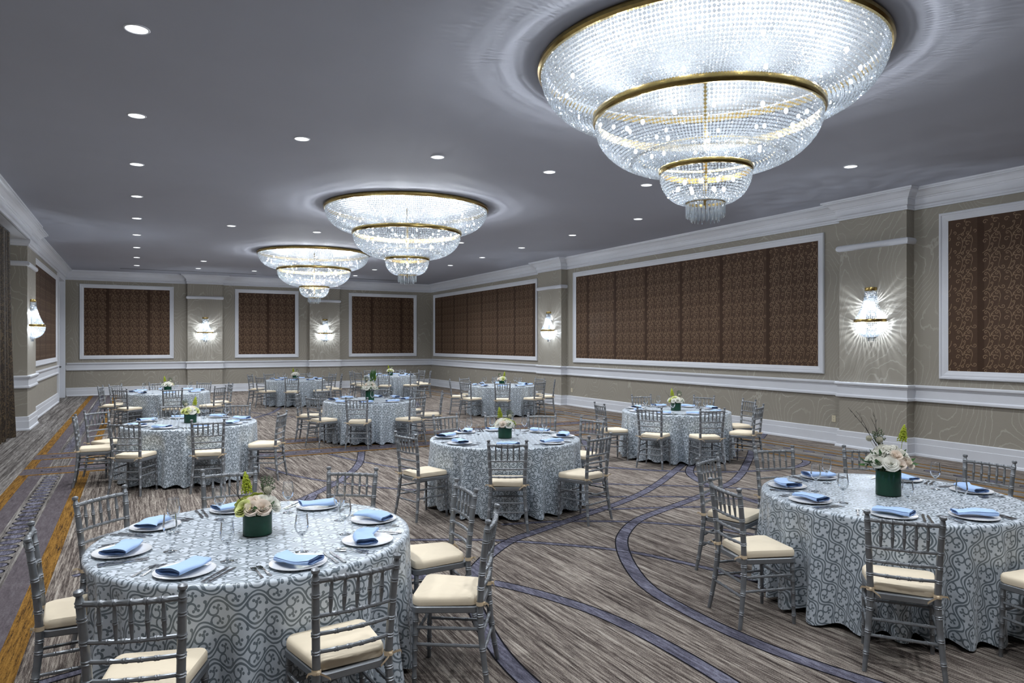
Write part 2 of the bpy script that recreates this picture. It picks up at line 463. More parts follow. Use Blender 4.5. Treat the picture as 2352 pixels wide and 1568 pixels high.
# half-round bands across the pilasters
BAND = [(0,3.50),(.02,3.505),(.038,3.525),(.045,3.555),(.038,3.585),(.02,3.605),(0,3.61)]
for path in ([(XR, P_R[0][0]), (XR-.2, P_R[0][0]), (XR-.2, P_R[0][1]), (XR, P_R[0][1])], [(XR, P_R[1][0]), (XR-.2, P_R[1][0]), (XR-.2, P_R[1][1]), (XR, P_R[1][1])],
             [(P_B[0][1], YB), (P_B[0][1], YB-.2), (P_B[0][0], YB-.2), (P_B[0][0], YB)], [(P_B[1][1], YB), (P_B[1][1], YB-.2), (P_B[1][0], YB-.2), (P_B[1][0], YB)],
             [(XL, 19.52), (XL+.14, 19.52), (XL+.14, 18.1), (XL-.25, 18.1)]):
    mb = MB(); sweep(mb, path, BAND); o = mb.build('trim_%d' % k, M['trim']); autosmooth(o); struct(o); k += 1
# cap on the curtain-side pilaster
mb = MB(); sweep(mb, [(XL, 19.52), (XL+.14, 19.52), (XL+.14, 18.1), (XL-.25, 18.1)], [(0,3.93),(.025,3.94),(.03,3.97),(.05,3.99),(.06,4.02),(.06,4.06),(0,4.06)]); struct(mb.build('trim_%d' % k, M['trim'])); k += 1

# tall doorway on the left wall
dr = empty('door_1', (XL-.15, 27.22, 0)); struct(dr)
mb = MB(); mb.box(-.03,-1.0,.005,.02,1.0,2.55); 
for z0, z1 in ((.25,1.0),(1.2,2.4)):
    for y0, y1 in ((-.9,-.1),(.1,.9)): mb.box(.02,y0,z0,.03,y1,z1)
mb.build('door_leaf', M['door'], dr)
mb = MB(); mb.box(-.05,-1.05,2.55,.05,1.05,4.05); mb.box(.05,-.9,2.75,.065,.9,3.9); mb.build('transom_panel', M['door'], dr)
mb = MB(); mb.box(.03,-.9,1.98-.95,.10,.9,2.03-.95); mb.build('push_bar', M['dark'], dr)
mb = MB()
for y0, y1 in ((-1.17,-1.0),(1.0,1.17)): mb.box(-.05,y0,0,.20,y1,4.065)
mb.box(-.06,-1.0,3.95,.195,1.0,4.063)
mb.build('casing', M['trim'], dr)
mb = MB(); mb.quad((XL-.45,28.4,0),(XL-.45,26.0,0),(XL-.45,26.0,ZC),(XL-.45,28.4,ZC)); struct(mb.build('wall_left_recess', M['paper']))

# ------------------------------------------------------------------ framed fabric panels
def spiral(cx, cy, a0, turns, r0, r1, n=14):
    return [(cx+(r0+(r1-r0)*i/n)*math.cos(a0+turns*2*PI*i/n), cy+(r0+(r1-r0)*i/n)*math.sin(a0+turns*2*PI*i/n)) for i in range(n+1)]
CELL = [
    [(-.155,-.14),(-.10,-.10),(-.075,-.04),(-.065,.03),(-.075,.09),(-.10,.12)] ,
    spiral(-.115,.10, .9, .95, .025, .004, 10),
    [(-.068,.02),(-.045,.09),(.005,.135),(.045,.12),(.06,.06),(.045,-.01),(.035,-.06),(.055,-.10),(.085,-.105)],
    spiral(.085,-.08, -1.57, 1.0, .027, .004, 10),
    spiral(.01,.10, 1.2, -1.05, .026, .004, 9),
    spiral(-.125,.02, .35, 1.05, .034, .006, 10),
    spiral(.0,.02, .4, .9, .040, .010, 10),
    spiral(-.03,.075, -.6, -.8, .026, .005, 8),
    [(-.13,-.12),(-.07,-.10),(-.04,-.07),(-.03,-.03)],
    spiral(-.045,-.03, 0, .9, .018, .004, 8),
    spiral(-.07,-.115, 1.6, -1.05, .022, .004, 8),
    spiral(.0,-.105, 1.0, 1.0, .026, .006, 9),
    [(.045,-.02),(.035,-.08),(.0,-.131)],
]
def panel(name, origin, ud, nd, width, z0, z1, label, seam0, nseg):
    """a framed panel; origin = lower corner on the wall, ud = along the wall, nd = into the room"""
    t = empty(name, origin); tag(t, label, 'wall panel', 'framed brown fabric panels')
    U = Vector(ud); N = Vector(nd)
    T = Matrix((( U.x, 0, N.x, 0), (U.y, 0, N.y, 0), (0, 1, 0, 0), (0, 0, 0, 1)))   # local (u, z, out)
    H = z1 - z0; fw = .135
    prof = [(0,0),(0,.035),(.012,.045),(.035,.045),(.042,.032),(.055,.030),(.075,.030),(.10,.022),(.118,.018),(fw,.012),(fw,0)]
    mb = MB(); mb.T = T
    rings = []
    for i in range(5):
        cx, cz = [(0,0),(width,0),(width,H),(0,H),(0,0)][i]
        sx = 1 if cx == 0 else -1; sz = 1 if cz == 0 else -1
        rings.append([(cx + sx*d, cz + sz*d, h) for d, h in prof])
    mb.loft(rings, closed=False); fo = mb.build('frame', M['trim'], t)
    mb = MB(); mb.T = T
    w0, w1, h0, h1 = fw-.02, width-fw+.02, fw-.02, H-fw+.02
    mb.mi = 0; mb.quad((w0,h0,.006),(w1,h0,.006),(w1,h1,.006),(w0,h1,.006))
    sw = 1.30; u = seam0 - 1.3
    segs = []
    while u < w1:
        a, b = max(u+.05, w0), min(u+sw-.05, w1)
        if b - a > .1: segs.append((u+.05, a, b))
        if w0 < u < w1:
            mb.mi = 1; mb.quad((u-.05,h0,.0068),(u+.05,h0,.0068),(u+.05,h1,.0068),(u-.05,h1,.0068))
        u += sw
    mb.mi = 2
    nx = 4; cw = (sw-.1)/nx; ch = .295; lw = .0046
    sx = cw/.31
    for u0, a, b in segs:
        for i in range(nx):
            cx = u0 + cw*(i+.5)
            z = h1 - ch*.45
            while z > h0 - .1:
                for ln in CELL:
                    p = [(cx+.01+q[0]*sx*1.22, z+q[1]*1.12) for q in ln]
                    if min(q[0] for q in p) < w0 or max(q[0] for q in p) > w1 or min(q[1] for q in p) < h0 or max(q[1] for q in p) > h1: continue
                    ra = offset_path(p, lw, (None, None)); rb = offset_path(p, -lw, (None, None))
                    ia = [mb.vert((v.x, v.y, .0078)) for v in ra]; ib = [mb.vert((v.x, v.y, .0078)) for v in rb]
                    for j in range(len(p)-1): mb.face([ib[j], ib[j+1], ia[j+1], ia[j]])
                z -= ch
    mb.build('fabric', [M['brown'], M['seam'], M['scroll']], t)
    return t
PZ0, PZ1 = 1.285, 3.935
panel('wall_panel', (XR, 6.71, PZ0), (0,-1,0), (-1,0,0), 8.7, 0, PZ1-PZ0, 'framed brown scroll-fabric panel on the right wall, nearest the camera and cut by the frame', .62, 7)
panel('wall_panel', (XR, 17.44, PZ0), (0,-1,0), (-1,0,0), 8.58, 0, PZ1-PZ0, 'wide framed brown scroll-fabric panel between the two right-wall sconces', .75, 7)
panel('wall_panel', (XR, 28.5, PZ0), (0,-1,0), (-1,0,0), 8.94, 0, PZ1-PZ0, 'framed brown scroll-fabric panel at the far end of the right wall', .9, 7)
panel('wall_panel', (10.72, YB, PZ0), (-1,0,0), (0,-1,0), 2.97, 0, PZ1-PZ0, 'framed brown scroll-fabric panel on the back wall, right of the right sconce', .7, 3)
panel('wall_panel', (5.72, YB, PZ0), (-1,0,0), (0,-1,0), 2.39, 0, PZ1-PZ0, 'framed brown scroll-fabric panel on the back wall between its two sconces', 1.18, 3)
panel('wall_panel', (1.21, YB, PZ0), (-1,0,0), (0,-1,0), 2.98, 0, PZ1-PZ0, 'framed brown scroll-fabric panel on the back wall, left of the left sconce', .83, 3)
panel('wall_panel', (XL, 19.75, PZ0), (0,1,0), (1,0,0), 6.0, 0, PZ1-PZ0, 'framed brown fabric panel on the left wall beside the tall doorway', .6, 5)

# curtain ---------------------------------------------------------
def curtain(y0, y1, label):
    t = empty('curtain', (XL-.05, (y0+y1)/2, 0)); tag(t, label, 'curtain')
    mb = MB(); n = 160; L = y1 - y0
    rings = []
    rnd = random.Random(4)
    for zi in range(9):
        z = .02 + (4.03-.02)*zi/8; f = 1 - zi/8
        ring = []
        for i in range(n+1):
            yy = -L/2 + L*i/n
            w = .055*math.sin(yy*2*PI/.23 + .5*math.sin(yy*3.1)) + .02*math.sin(yy*2*PI/.61+1)
            ring.append((w*(.8+.4*f) + .10*f*f*max(0, 1-abs((yy-L/2)/.6)), yy*(1+.012*f), z + .012*math.sin(yy*9)*f))
        rings.append(ring)
    mb.loft(rings, closed=False); o = mb.build('drape', M['curtain'], t, smooth=True)
    mb = MB(); mb.box(-.03,-L/2,4.03,.03,L/2,4.058); mb.build('track', M['dark'], t)
curtain(12.8, 16.95, 'full-height bronze brown patterned curtain at the left edge')

# outlets, air slots ------------------------------------------------
def outlet(y, z, label):
    t = empty('wall_outlet', (XR, y, z)); tag(t, label, 'outlet', 'wall outlets')
    mb = MB(); mb.box(-.008,-.04,-.06,0,.04,.06); mb.build('cover_plate', M['outlet'], t)
    for dz in (-.025,.025):
        mb = MB(); mb.T = Matrix.Rotation(-PI/2, 4, 'Y'); mb.lathe([(.0001,.0082),(.017,.0082),(.017,0)], 16, (0,0,0)); o = mb.build('socket', M['outlet'], t); o.location = (0,0,dz)
        mb = MB(); mb.box(-.0095,-.007,dz-.006,-.0080,-.004,dz+.006); mb.box(-.0095,.004,dz-.006,-.0080,.007,dz+.006); mb.build('slot', M['dark'], t)
outlet(8.66, .46, 'ivory outlet low on the right wall, just left of the near sconce pilaster')
outlet(17.55, .46, 'ivory outlet low on the right wall, just right of the far sconce pilaster')
for x0, x1, lb in ((-.5, 3.9, 'left'), (4.6, 9.6, 'right')):
    mb = MB(); mb.box(x0, 27.35, ZC-.006, x1, 27.42, ZC); o = mb.build('air_vent', M['dark']); tag(o, 'thin dark air slot in the ceiling near the back wall, %s one' % lb, 'air vent', 'ceiling air slots')

# ------------------------------------------------------------------ downlights
def lamp(name, kind, loc, energy, color=(1,1,1), radius=.05, parent=None, **kw):
    d = bpy.data.lights.new(name, kind); d.energy = energy; d.color = color; d.shadow_soft_size = radius
    for k_, v in kw.items(): setattr(d, k_, v)
    o = bpy.data.objects.new(name, d); COL.link(o); o.location = loc
    if parent: o.parent = parent
    return o
W_DOWN, W_CH1, W_CH2, W_CH3, W_SC = 250, 58, 60, 58, 60
COOL = (.93,.965,1.0)
mb = MB(); mb.lathe([(.082,-.004),(.086,-.009),(.094,-.009),(.099,-.004),(.099,0),(.082,0),(.082,-.004)], 32); RING = autosmooth(mb.mesh('trim_ring', M['trim']))
mb = MB(); mb.lathe([(.0005,-.007),(.05,-.0068),(.0825,-.004)], 32); LENS = mb.mesh('lens', M['lens'], True)
def downlight(x, y, label):
    t = empty('downlight', (x, y, ZC)); tag(t, label, 'downlight', 'recessed ceiling downlights')
    link_mesh('trim_ring', RING, t); link_mesh('lens', LENS, t)
    lamp('downlight_or_fill_lamp', 'SPOT', (0,0,-.03), W_DOWN, COOL, .09, t, spot_size=R_(150), spot_blend=1.0)
ordn = ['first','second','third','fourth','fifth','sixth','seventh','eighth','ninth']
for i, y in enumerate((6.43, 8.88, 11.3, 13.77, 16.2, 18.68, 21.15, 23.62, 26.05)):
    downlight(0.0, y, 'round ceiling downlight, %s from the camera in the left-hand row' % ordn[i])
for i, y in enumerate((6.6, 11.45, 13.9, 16.38, 18.8, 21.2, 23.7)):
    downlight(9.05, y, 'round ceiling downlight, %s from the camera in the right-hand row' % ordn[i])
for (y, nm, xs) in ((8.92, 'just beyond the near chandelier', (1.81, 3.62, 5.40, 7.22)), (16.28, 'just beyond the middle chandelier', (1.81, 3.64, 7.23)), (23.7, 'just beyond the far chandelier', (1.83, 7.27)), (26.13, 'along the back wall', (1.85, 3.66, 7.27))):
    for i, x in enumerate(xs): downlight(x, y, 'round ceiling downlight %s, %s from the left of its row' % (nm, ordn[i]))
for x in (0,1.81,3.62,5.4,7.22): lamp('downlight_or_fill_lamp', 'SPOT', (x, 1.5, ZC-.03), W_DOWN*.62, COOL, .09, None, spot_size=R_(150), spot_blend=1.0)  # unseen fill spots without fittings, added on the downlight grid to brighten near tables
for x, y, w in ((0,4.0,'left'),(9.05,4.1,'right')):
    downlight(x, y, 'round ceiling downlight just outside the top of the frame, %s row' % w)

# ------------------------------------------------------------------ crystal fittings
def bead(mb, c, r, h, rot=0, n=5):
    x, y, z = c
    top = mb.vert((x, y, z+h)); bot = mb.vert((x, y, z-h))
    a = [mb.vert((x+r*.8*math.cos(rot+2*PI*k/n), y+r*.8*math.sin(rot+2*PI*k/n), z+h*.5)) for k in range(n)]
    b = [mb.vert((x+r*math.cos(rot+2*PI*(k+.5)/n), y+r*math.sin(rot+2*PI*(k+.5)/n), z-h*.15)) for k in range(n)]
    for k in range(n):
        k2 = (k+1) % n
        mb.face([top, a[k], a[k2]]); mb.face([a[k], b[k], a[k2]]); mb.face([b[k], b[k2], a[k2]]); mb.face([b[k], bot, b[k2]])
def bead_tier(prof, nstr, sp, r, a0=0, a1=2*PI, rnd=random.Random(1), n=5):
    """strands of beads hung along the profile [(radius, z)]"""
    mb = MB()
    seg = [0]
    for p, q in zip(prof, prof[1:]): seg.append(seg[-1]+math.hypot(q[0]-p[0], q[1]-p[1]))
    nb = int(seg[-1]/sp)
    pts = []
    for i in range(nb):
        s = seg[-1]*(i+.5)/nb
        j = max(k_ for k_ in range(len(seg)-1) if seg[k_] <= s)
        f = (s-seg[j])/(seg[j+1]-seg[j]); p, q = prof[j], prof[j+1]
        pts.append((p[0]+(q[0]-p[0])*f, p[1]+(q[1]-p[1])*f))
    full = abs(a1-a0-2*PI) < 1e-6
    for k_ in range(nstr if full else nstr+1):
        a = a0 + (a1-a0)*k_/nstr
        for i, (rr, z) in enumerate(pts):
            if rr*(a1-a0)/nstr < sp*.42 and k_ % 2: continue
            j = rnd.uniform(-.0025,.0025)
            bead(mb, ((rr+j)*math.cos(a), (rr+j)*math.sin(a), z), r, sp*.47, rnd.random()*6, n)
    return mb
def quarter(r0, z0, r1, z1, n=14, e=1.0):
    return [(r1+(r0-r1)*math.cos(PI/2*i/n)**e, z0-(z0-z1)*math.sin(PI/2*i/n)) for i in range(n+1)]
def hoop(R, z0, z1, th, n=72, a0=0, a1=2*PI):
    mb = MB(); mb.lathe([(R-th,z0),(R+th*.3,z0),(R+th,(z0*.7+z1*.3)),(R+th,(z0*.3+z1*.7)),(R+th*.3,z1),(R-th,z1),(R-th,z0)], n, (0,0,0), a0, a1); return mb
mb = MB(); mb.lathe([(.0004,.022),(.012,.016),(.017,.0),(.013,-.018),(.0004,-.026)], 8); BULB = mb.mesh('bulb', M['bulb'], True)
mb = MB(); mb.lathe([(.0004,0),(.006,-.004),(.009,-.02),(.009,-.10),(.006,-.118),(.0004,-.13)], 6); PRISM = mb.mesh('prism', M['crystal'])
Z1, Z2, Z3, Z4 = 4.335, 3.95, 3.455, 3.145
tiers = [bead_tier(quarter(1.49, Z1, 1.02, Z2+.005), 280, .0325, .0150).mesh('crystal_curtain', M['crystal']),
         bead_tier(quarter(.992, Z2-.07, .42, Z3+.005), 190, .030, .0140).mesh('crystal_curtain', M['crystal']),
         bead_tier(quarter(.402, Z3-.045, .175, Z4), 80, .026, .0120).mesh('crystal_curtain', M['crystal'])]
hoops = [('ceiling_rim', hoop(1.51, Z1-.005, ZC, .022, 96)), ('middle_ring', hoop(1.01, Z2-.068, Z2+.008, .014, 80)), ('lower_ring', hoop(.41, Z3-.045, Z3+.006, .010, 48)), ('bottom_ring', hoop(.172, Z4-.01, Z4+.015, .007, 32)),
         ('inner_hoop', hoop(.60, 3.56, 3.58, .006, 64))]
hoop_me = [(n_, autosmooth(b_.mesh(n_, M['dull_brass' if n_ == 'inner_hoop' else 'brass']))) for n_, b_ in hoops]
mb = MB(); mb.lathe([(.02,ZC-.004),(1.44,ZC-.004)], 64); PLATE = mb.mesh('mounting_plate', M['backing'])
mb = MB(); mb.lathe([(.0004,Z4-.06),(.018,Z4-.05),(.018,ZC-.01),(.0004,ZC-.01)], 10); ROD = mb.mesh('centre_rod', M['brass'], True)
def chandelier(x, y, label, watt):
    t = empty('chandelier', (x, y, 0)); tag(t, label, 'chandelier', 'three-tier crystal chandeliers')
    for n_, me in hoop_me: link_mesh(n_, me, t)
    link_mesh('mounting_plate', PLATE, t); link_mesh('centre_rod', ROD, t)
    for me in tiers:
        o = link_mesh('crystal_curtain', me, t); o['kind'] = 'stuff'
    for R, z, n, off in ((.168, Z4-.012, 28, 0), (.125, Z4-.05, 20, .1)):
        for i in range(n):
            a = off + 2*PI*i/n
            link_mesh('prism', PRISM, t, (R*math.cos(a), R*math.sin(a), z), (0,0,a))
    rnd = random.Random(int(y))
    for R, z, n in ((1.27, 4.17, 18), (.95, 4.02, 10), (.74, 3.78, 14), (.48, 3.62, 8), (.25, 3.33, 6), (.12, 3.25, 3)):
        for i in range(n):
            a = 2*PI*(i+.3*rnd.random())/n
            link_mesh('bulb', BULB, t, (R*math.cos(a), R*math.sin(a), z+rnd.uniform(-.04,.04)))
    for i in range(12):
        a = 2*PI*i/12+.1
        lamp('chandelier_lamp', 'POINT', (1.04*math.cos(a), 1.04*math.sin(a), 4.165), watt*.46, COOL, .012, t)
    for i in range(3):
        a = 2*PI*i/3
        lamp('chandelier_lamp', 'POINT', (.42*math.cos(a), .42*math.sin(a), 3.76), watt*.85, COOL, .012, t)
    lamp('chandelier_lamp', 'POINT', (.03, .03, 3.36), watt*.22, COOL, .012, t)
chandelier(4.58, 4.82, 'huge three-tier crystal chandelier with brass rings, nearest the camera', W_CH1)
chandelier(4.49, 12.58, 'three-tier crystal chandelier in the middle of the ceiling, second from the camera', W_CH2)
chandelier(4.42, 20.1, 'three-tier crystal chandelier farthest from the camera', W_CH3)

# wall sconces: half baskets of crystal, built facing local -y (wall at y = 0)
S0, S1, S2, S3 = 2.79, 2.25, 1.97, 1.90
def sprof():
    p = []
    for i in range(11):
        f = i/10; p.append((.10 + .165*f**2.0 , S0-.02-(S0-S1-.02)*f))
    return p
SC_UP = bead_tier(sprof(), 26, .030, .012, PI, 2*PI).mesh('crystal_curtain', M['crystal'])
SC_LO = bead_tier(quarter(.27, S1-.03, .055, S2), 30, .030, .012, PI, 2*PI).mesh('crystal_curtain', M['crystal'])
SC_H = [('top_band', autosmooth(hoop(.10, S0-.03, S0+.03, .006, 20, PI, 2*PI).mesh('top_band', M['brass']))),
        ('middle_band', autosmooth(hoop(.275, S1-.028, S1+.022, .006, 36, PI, 2*PI).mesh('middle_band', M['brass'])))]
mb = MB(); mb.lathe([(.0005,S0+.02),(.10,S0+.02),(.10,S0+.012),(.0005,S0+.012)], 20, (0,0,0), PI, 2*PI); SC_H.append(('added_beam_cap', mb.mesh('added_beam_cap', M['brass'])))  # cap added over the top band to stop the lamp's beam up the wall
mb = MB(); mb.box(-.09,-.012,S2,.09,-.001,S0); SC_P = mb.mesh('back_plate', M['steel'])
mb = MB(); mb.lathe([(.0004,0),(.005,-.004),(.007,-.02),(.007,-.06),(.0004,-.075)], 6); SPRISM = mb.mesh('prism', M['crystal'])
def sconce(x, y, rz, label):
    t = empty('wall_sconce', (x, y, 0), rz); tag(t, label, 'wall sconce', 'crystal wall sconces')
    for n_, me in SC_H: link_mesh(n_, me, t)
    link_mesh('back_plate', SC_P, t)
    for me in (SC_UP, SC_LO):
        o = link_mesh('crystal_curtain', me, t); o['kind'] = 'stuff'
    for i in range(8):
        a = PI + PI*(i+.5)/8; link_mesh('prism', SPRISM, t, (.05*math.cos(a), .05*math.sin(a)-.003, S2-.005), (0,0,a))
    for px, pz in ((-.05, 2.55), (.05, 2.5), (-.12, 2.16), (0, 2.13), (.12, 2.16), (0, 2.36)):
        link_mesh('bulb', BULB, t, (px, -.07, pz))
    lamp('sconce_lamp', 'POINT', (0, -.10, 2.5), W_SC*.55, SCOOL, .008, t)
    for px in (-.13, .13): lamp('sconce_lamp', 'POINT', (px, -.09, 2.16), W_SC*.38, SCOOL, .008, t)
sconce(XR-.2, 7.77, -PI/2, 'crystal wall sconce with brass bands on the near right pilaster')
sconce(XR-.2, 18.5, -PI/2, 'crystal wall sconce with brass bands on the far right pilaster')
sconce(6.73, YB-.2, 0, 'crystal wall sconce with brass bands on the right pilaster of the back wall')
sconce(2.27, YB-.2, 0, 'crystal wall sconce with brass bands on the left pilaster of the back wall')
sconce(XL+.14, 18.62, PI/2, 'crystal wall sconce with brass bands on the left wall beside the curtain')

# ------------------------------------------------------------------ chair
def bamboo(mb, p0, p1, r, rings, n=8, r1=None, mid=None):
    """a turned rod with raised node rings at fractions; mid = optional middle control point (bent rod)"""
    p0, p1 = Vector(p0), Vector(p1)
    r1 = r if r1 is None else r1
    L = (p1-p0).length
    fr = [(0, 1.0), (1, 1.0)]
    for f in rings:
        e = .004/L
        fr += [(f-3*e, 1.0), (f-2*e, 1.22), (f-e*.7, 1.25), (f, 1.02), (f+e*.7, 1.25), (f+2*e, 1.22), (f+3*e, 1.0)]
    if mid is not None: fr += [(i/8, 1.0) for i in range(1, 8)]
    fr = sorted((f, k_) for f, k_ in fr if 0 <= f <= 1)
    def at(f):
        if mid is None: return p0.lerp(p1, f)
        m = Vector(mid); return p0*(1-f)**2 + m*2*f*(1-f) + p1*f*f
    mb.tube([at(f) for f, _ in fr], [(r+(r1-r)*f)*k_ for f, k_ in fr], n)
def post_xy(z):                       # rear post line: splayed foot, raked back
    if z < .44: return .172 + .050*((.44-z)/.44)**1.6
    return .172 + .050*((z-.44)/.48)**1.5
def px(z):
    return .166 + (.034*((.44-z)/.44)**1.3 if z < .44 else .021*((z-.44)/.48)**1.2)
def make_chair():
    t = empty('banquet_chair'); S = M['silver']
    def part(nm, mb, m=S, parent=None):
        o = mb.build(nm, m, parent or t); autosmooth(o, 40); return o
    # seat frame: rounded trapezoid slab
    def outline(w0, w1, y0, y1, rad, n=5):
        c = [(-w0, y0), (w0, y0), (w1, y1), (-w1, y1)]; pts = []
        for i in range(4):
            P = Vector(c[i]); A = (Vector(c[i-1])-P).normalized(); B = (Vector(c[(i+1)%4])-P).normalized()
            for k_ in range(n+1):
                f = k_/n; q = (P+A*rad)*(1-f)**2 + P*2*f*(1-f) + (P+B*rad)*f*f; pts.append((q.x, q.y))
        return pts
    def slab(mb, o, zs):
        cx = sum(p[0] for p in o)/len(o); cy = sum(p[1] for p in o)/len(o)
        mb.loft([[(cx+(p[0]-cx)*s, cy+(p[1]-cy)*s, z) for p in o] for s, z in zs], True, True, True)
    o_ = outline(.205, .160, -.205, .178, .05)
    mb = MB(); slab(mb, o_, [(.97,.405),(1,.410),(1,.437),(.97,.442)]); part('seat_frame', mb)
    oc = outline(.200, .162, -.203, .160, .055, 7)
    mb = MB()
    cx, cy = 0, -.02
    zs = [(.96,.443),(.995,.449),(1.0,.462),(.995,.478),(.965,.489),(.90,.494),(.75,.498),(.5,.501),(.25,.503)]
    mb.loft([[(cx+(p[0]-cx)*s, cy+(p[1]-cy)*s, z + (.004*math.sin(p[0]*40+p[1]*23) if s > .9 else .0015*math.sin(p[0]*60))) for p in oc] for s, z in zs], True, True, True)
    cu = part('cushion', mb, M['cushion'])
    for sx in (-1, 1):
        mb = MB(); bamboo(mb, (sx*.178,-.178,.412), (sx*.186,-.186,0), .0155, (.12,.30,.50,.70,.86), 8, .0115); part('leg', mb)
        mb = MB()
        zz = sorted([.92*i/14 for i in range(15)] + [z+d for z in (.10,.22,.345,.40,.545,.625,.705,.80,.862) for d in (-.010,-.006,-.002,.002,.006,.010)] + [.893,.902,.914])
        pts = []; rad = []
        for z in zz:
            r = .0130 + .0052*min(z/.3, 1) - .002*max(0, (z-.6)/.3)
            for zr in (.10,.22,.345,.40,.545,.625,.705,.80,.862):
                if .004 < abs(z-zr) < .008: r *= 1.20
            if abs(z-.893) < .001: r = .011
            if abs(z-.902) < .001: r = .019
            if abs(z-.914) < .001: r = .018
            if z > .9195: r = .006
            pts.append((sx*px(z), post_xy(z), z)); rad.append(r)
        mb.tube(pts, rad, 9); part('back_post', mb)
    def cross(z, r, rings, nm):
        mb = MB(); y = post_xy(z); bamboo(mb, (-px(z),y,z), (px(z),y,z), r, rings, 8, None, (0, y+.035, z)); return part(nm, mb)
    cross(.862, .0125, (.20,.34,.5,.66,.80), 'top_rail')
    for z in (.705, .625, .545): cross(z, .0095, (.25,.42,.58,.75), 'cross_rail')
    for k_ in range(5):
        f = (k_-2)*.058
        bow = .0175*(1-(f/.18)**2)
        mb = MB()
        fr = [0,.08,.25,.44,.47,.5,.53,.56,.75,.92,1]; rr = [.0055,.006,.0085,.0095,.0125,.0095,.0125,.0095,.0085,.006,.0055]
        z0, z1 = .705, .862
        mb.tube([(f, post_xy(z0+(z1-z0)*q)+bow, z0+(z1-z0)*q) for q in fr], rr, 7); part('spindle', mb)
    for sx in (-1, 1):
        for z in (.235, .325):
            mb = MB(); bamboo(mb, (sx*.183,-.181,z), (sx*px(z), post_xy(z), z), .0088, (.2,.4,.6,.8), 7); part('stretcher', mb)
    for y, zz in ((-.182, (.28,)), (None, (.20,.29))):
        for z in zz:
            yy = y if y else post_xy(z)
            mb = MB(); bamboo(mb, (-.182,yy,z), (.182,yy,z), .0088, (.2,.4,.6,.8), 7); part('stretcher', mb)
    # cushion ties knotted round the posts
    for sx in (-1, 1):
        mb = MB()
        X0, Y0, Zt = sx*px(.46), post_xy(.46), .462
        ring = [(X0+.021*math.cos(a), Y0+.021*math.sin(a)) for a in [2*PI*i/12 for i in range(13)]]
        mb.loft([[(x_,y_,Zt-.011) for x_, y_ in ring], [(x_*1.0,y_,Zt+.011) for x_, y_ in ring]], closed=False)
        def strip(pts, w):
            mb.loft([[(p[0],p[1],p[2]-w) for p in pts], [(p[0]+.002,p[1]+.002,p[2]+w) for p in pts]], closed=False)
        strip([(X0, Y0+.022, Zt), (X0+sx*.022, Y0+.036, Zt+.012), (X0+sx*.045, Y0+.034, Zt+.012), (X0+sx*.052, Y0+.030, Zt-.002)], .006)
        strip([(X0, Y0+.022, Zt), (X0-sx*.020, Y0+.036, Zt-.008), (X0-sx*.045, Y0+.040, Zt-.026), (X0-sx*.052, Y0+.036, Zt-.036)], .006)
        mb.lathe([(.0005,.010),(.009,.006),(.010,0),(.009,-.006),(.0005,-.010)], 8, (X0, Y0+.024, Zt))
        o = part('tie', mb, M['tie'], cu)
    return t
CHAIR = make_chair()
CHAIR_USED = [False]

# ------------------------------------------------------------------ tableware meshes
mb = MB(); mb.lathe([(.0005,.004),(.080,.004),(.090,.005),(.118,.010),(.138,.0145),(.142,.0155),(.1415,.013),(.115,.0075),(.088,.003),(.082,0),(.0005,0)], 48); PLATE_ME = mb.mesh('dinner_plate', M['china'], True)
def glass_mesh():
    mb = MB()
    mb.lathe([(.0005,.0025),(.032,.002),(.034,.0),(.033,.003),(.015,.006),(.006,.010),(.0042,.02),(.0038,.06),(.0045,.078),(.009,.086),(.020,.096),(.031,.112),(.0365,.132),(.0365,.152),(.033,.180),(.0305,.203),(.0298,.2035),(.0322,.180),(.0355,.152),(.0355,.133),(.030,.113),(.019,.0975),(.0005,.0885)], 24)
    return mb
gl_mb = MB(); gl_mb.lathe([(.030,.2035),(.0322,.180),(.0362,.152),(.0362,.132),(.031,.112),(.020,.097),(.009,.087),(.0005,.085)], 24); BOWL = gl_mb.mesh('bowl', M['glass'], True)
mb = MB(); mb.lathe([(.0305,.2025),(.0312,.2042),(.0298,.2048),(.0292,.2030)], 24); RIM = mb.mesh('rim', M['glass'], True)
M['stem_glass'] = glassmat('stem_glass', (.97,.98,.99), .03, ior=1.15)
mb = MB(); mb.lathe([(.0005,.088),(.009,.086),(.0046,.076),(.0039,.06),(.0042,.02),(.006,.011),(.014,.006),(.033,.003),(.034,.0015),(.033,0),(.0005,0)], 20); STEM = mb.mesh('stem', M['stem_glass'], True)
m_, nt_, b_ = new_mat('solid_glass'); setp(b_, (1,1,1), .02, **{'Transmission Weight': 1.0, 'IOR': 1.5}); M['solid_glass'] = m_
M['rim_glass'] = glassmat('rim_glass', (.9,.92,.94), .30)
RIM.materials[0] = M['rim_glass']
mb = MB(); mb.lathe([(.0005,.0862),(.009,.0880),(.0205,.0985),(.024,.1035),(.0235,.1040),(.014,.0960),(.0005,.0925)], 20); BBASE = mb.mesh('bowl_base', M['solid_glass'], True)
def glass_proto():
    t = empty('wine_glass'); link_mesh('bowl', BOWL, t); link_mesh('stem', STEM, t); link_mesh('rim', RIM, t); link_mesh('bowl_base', BBASE, t); return t
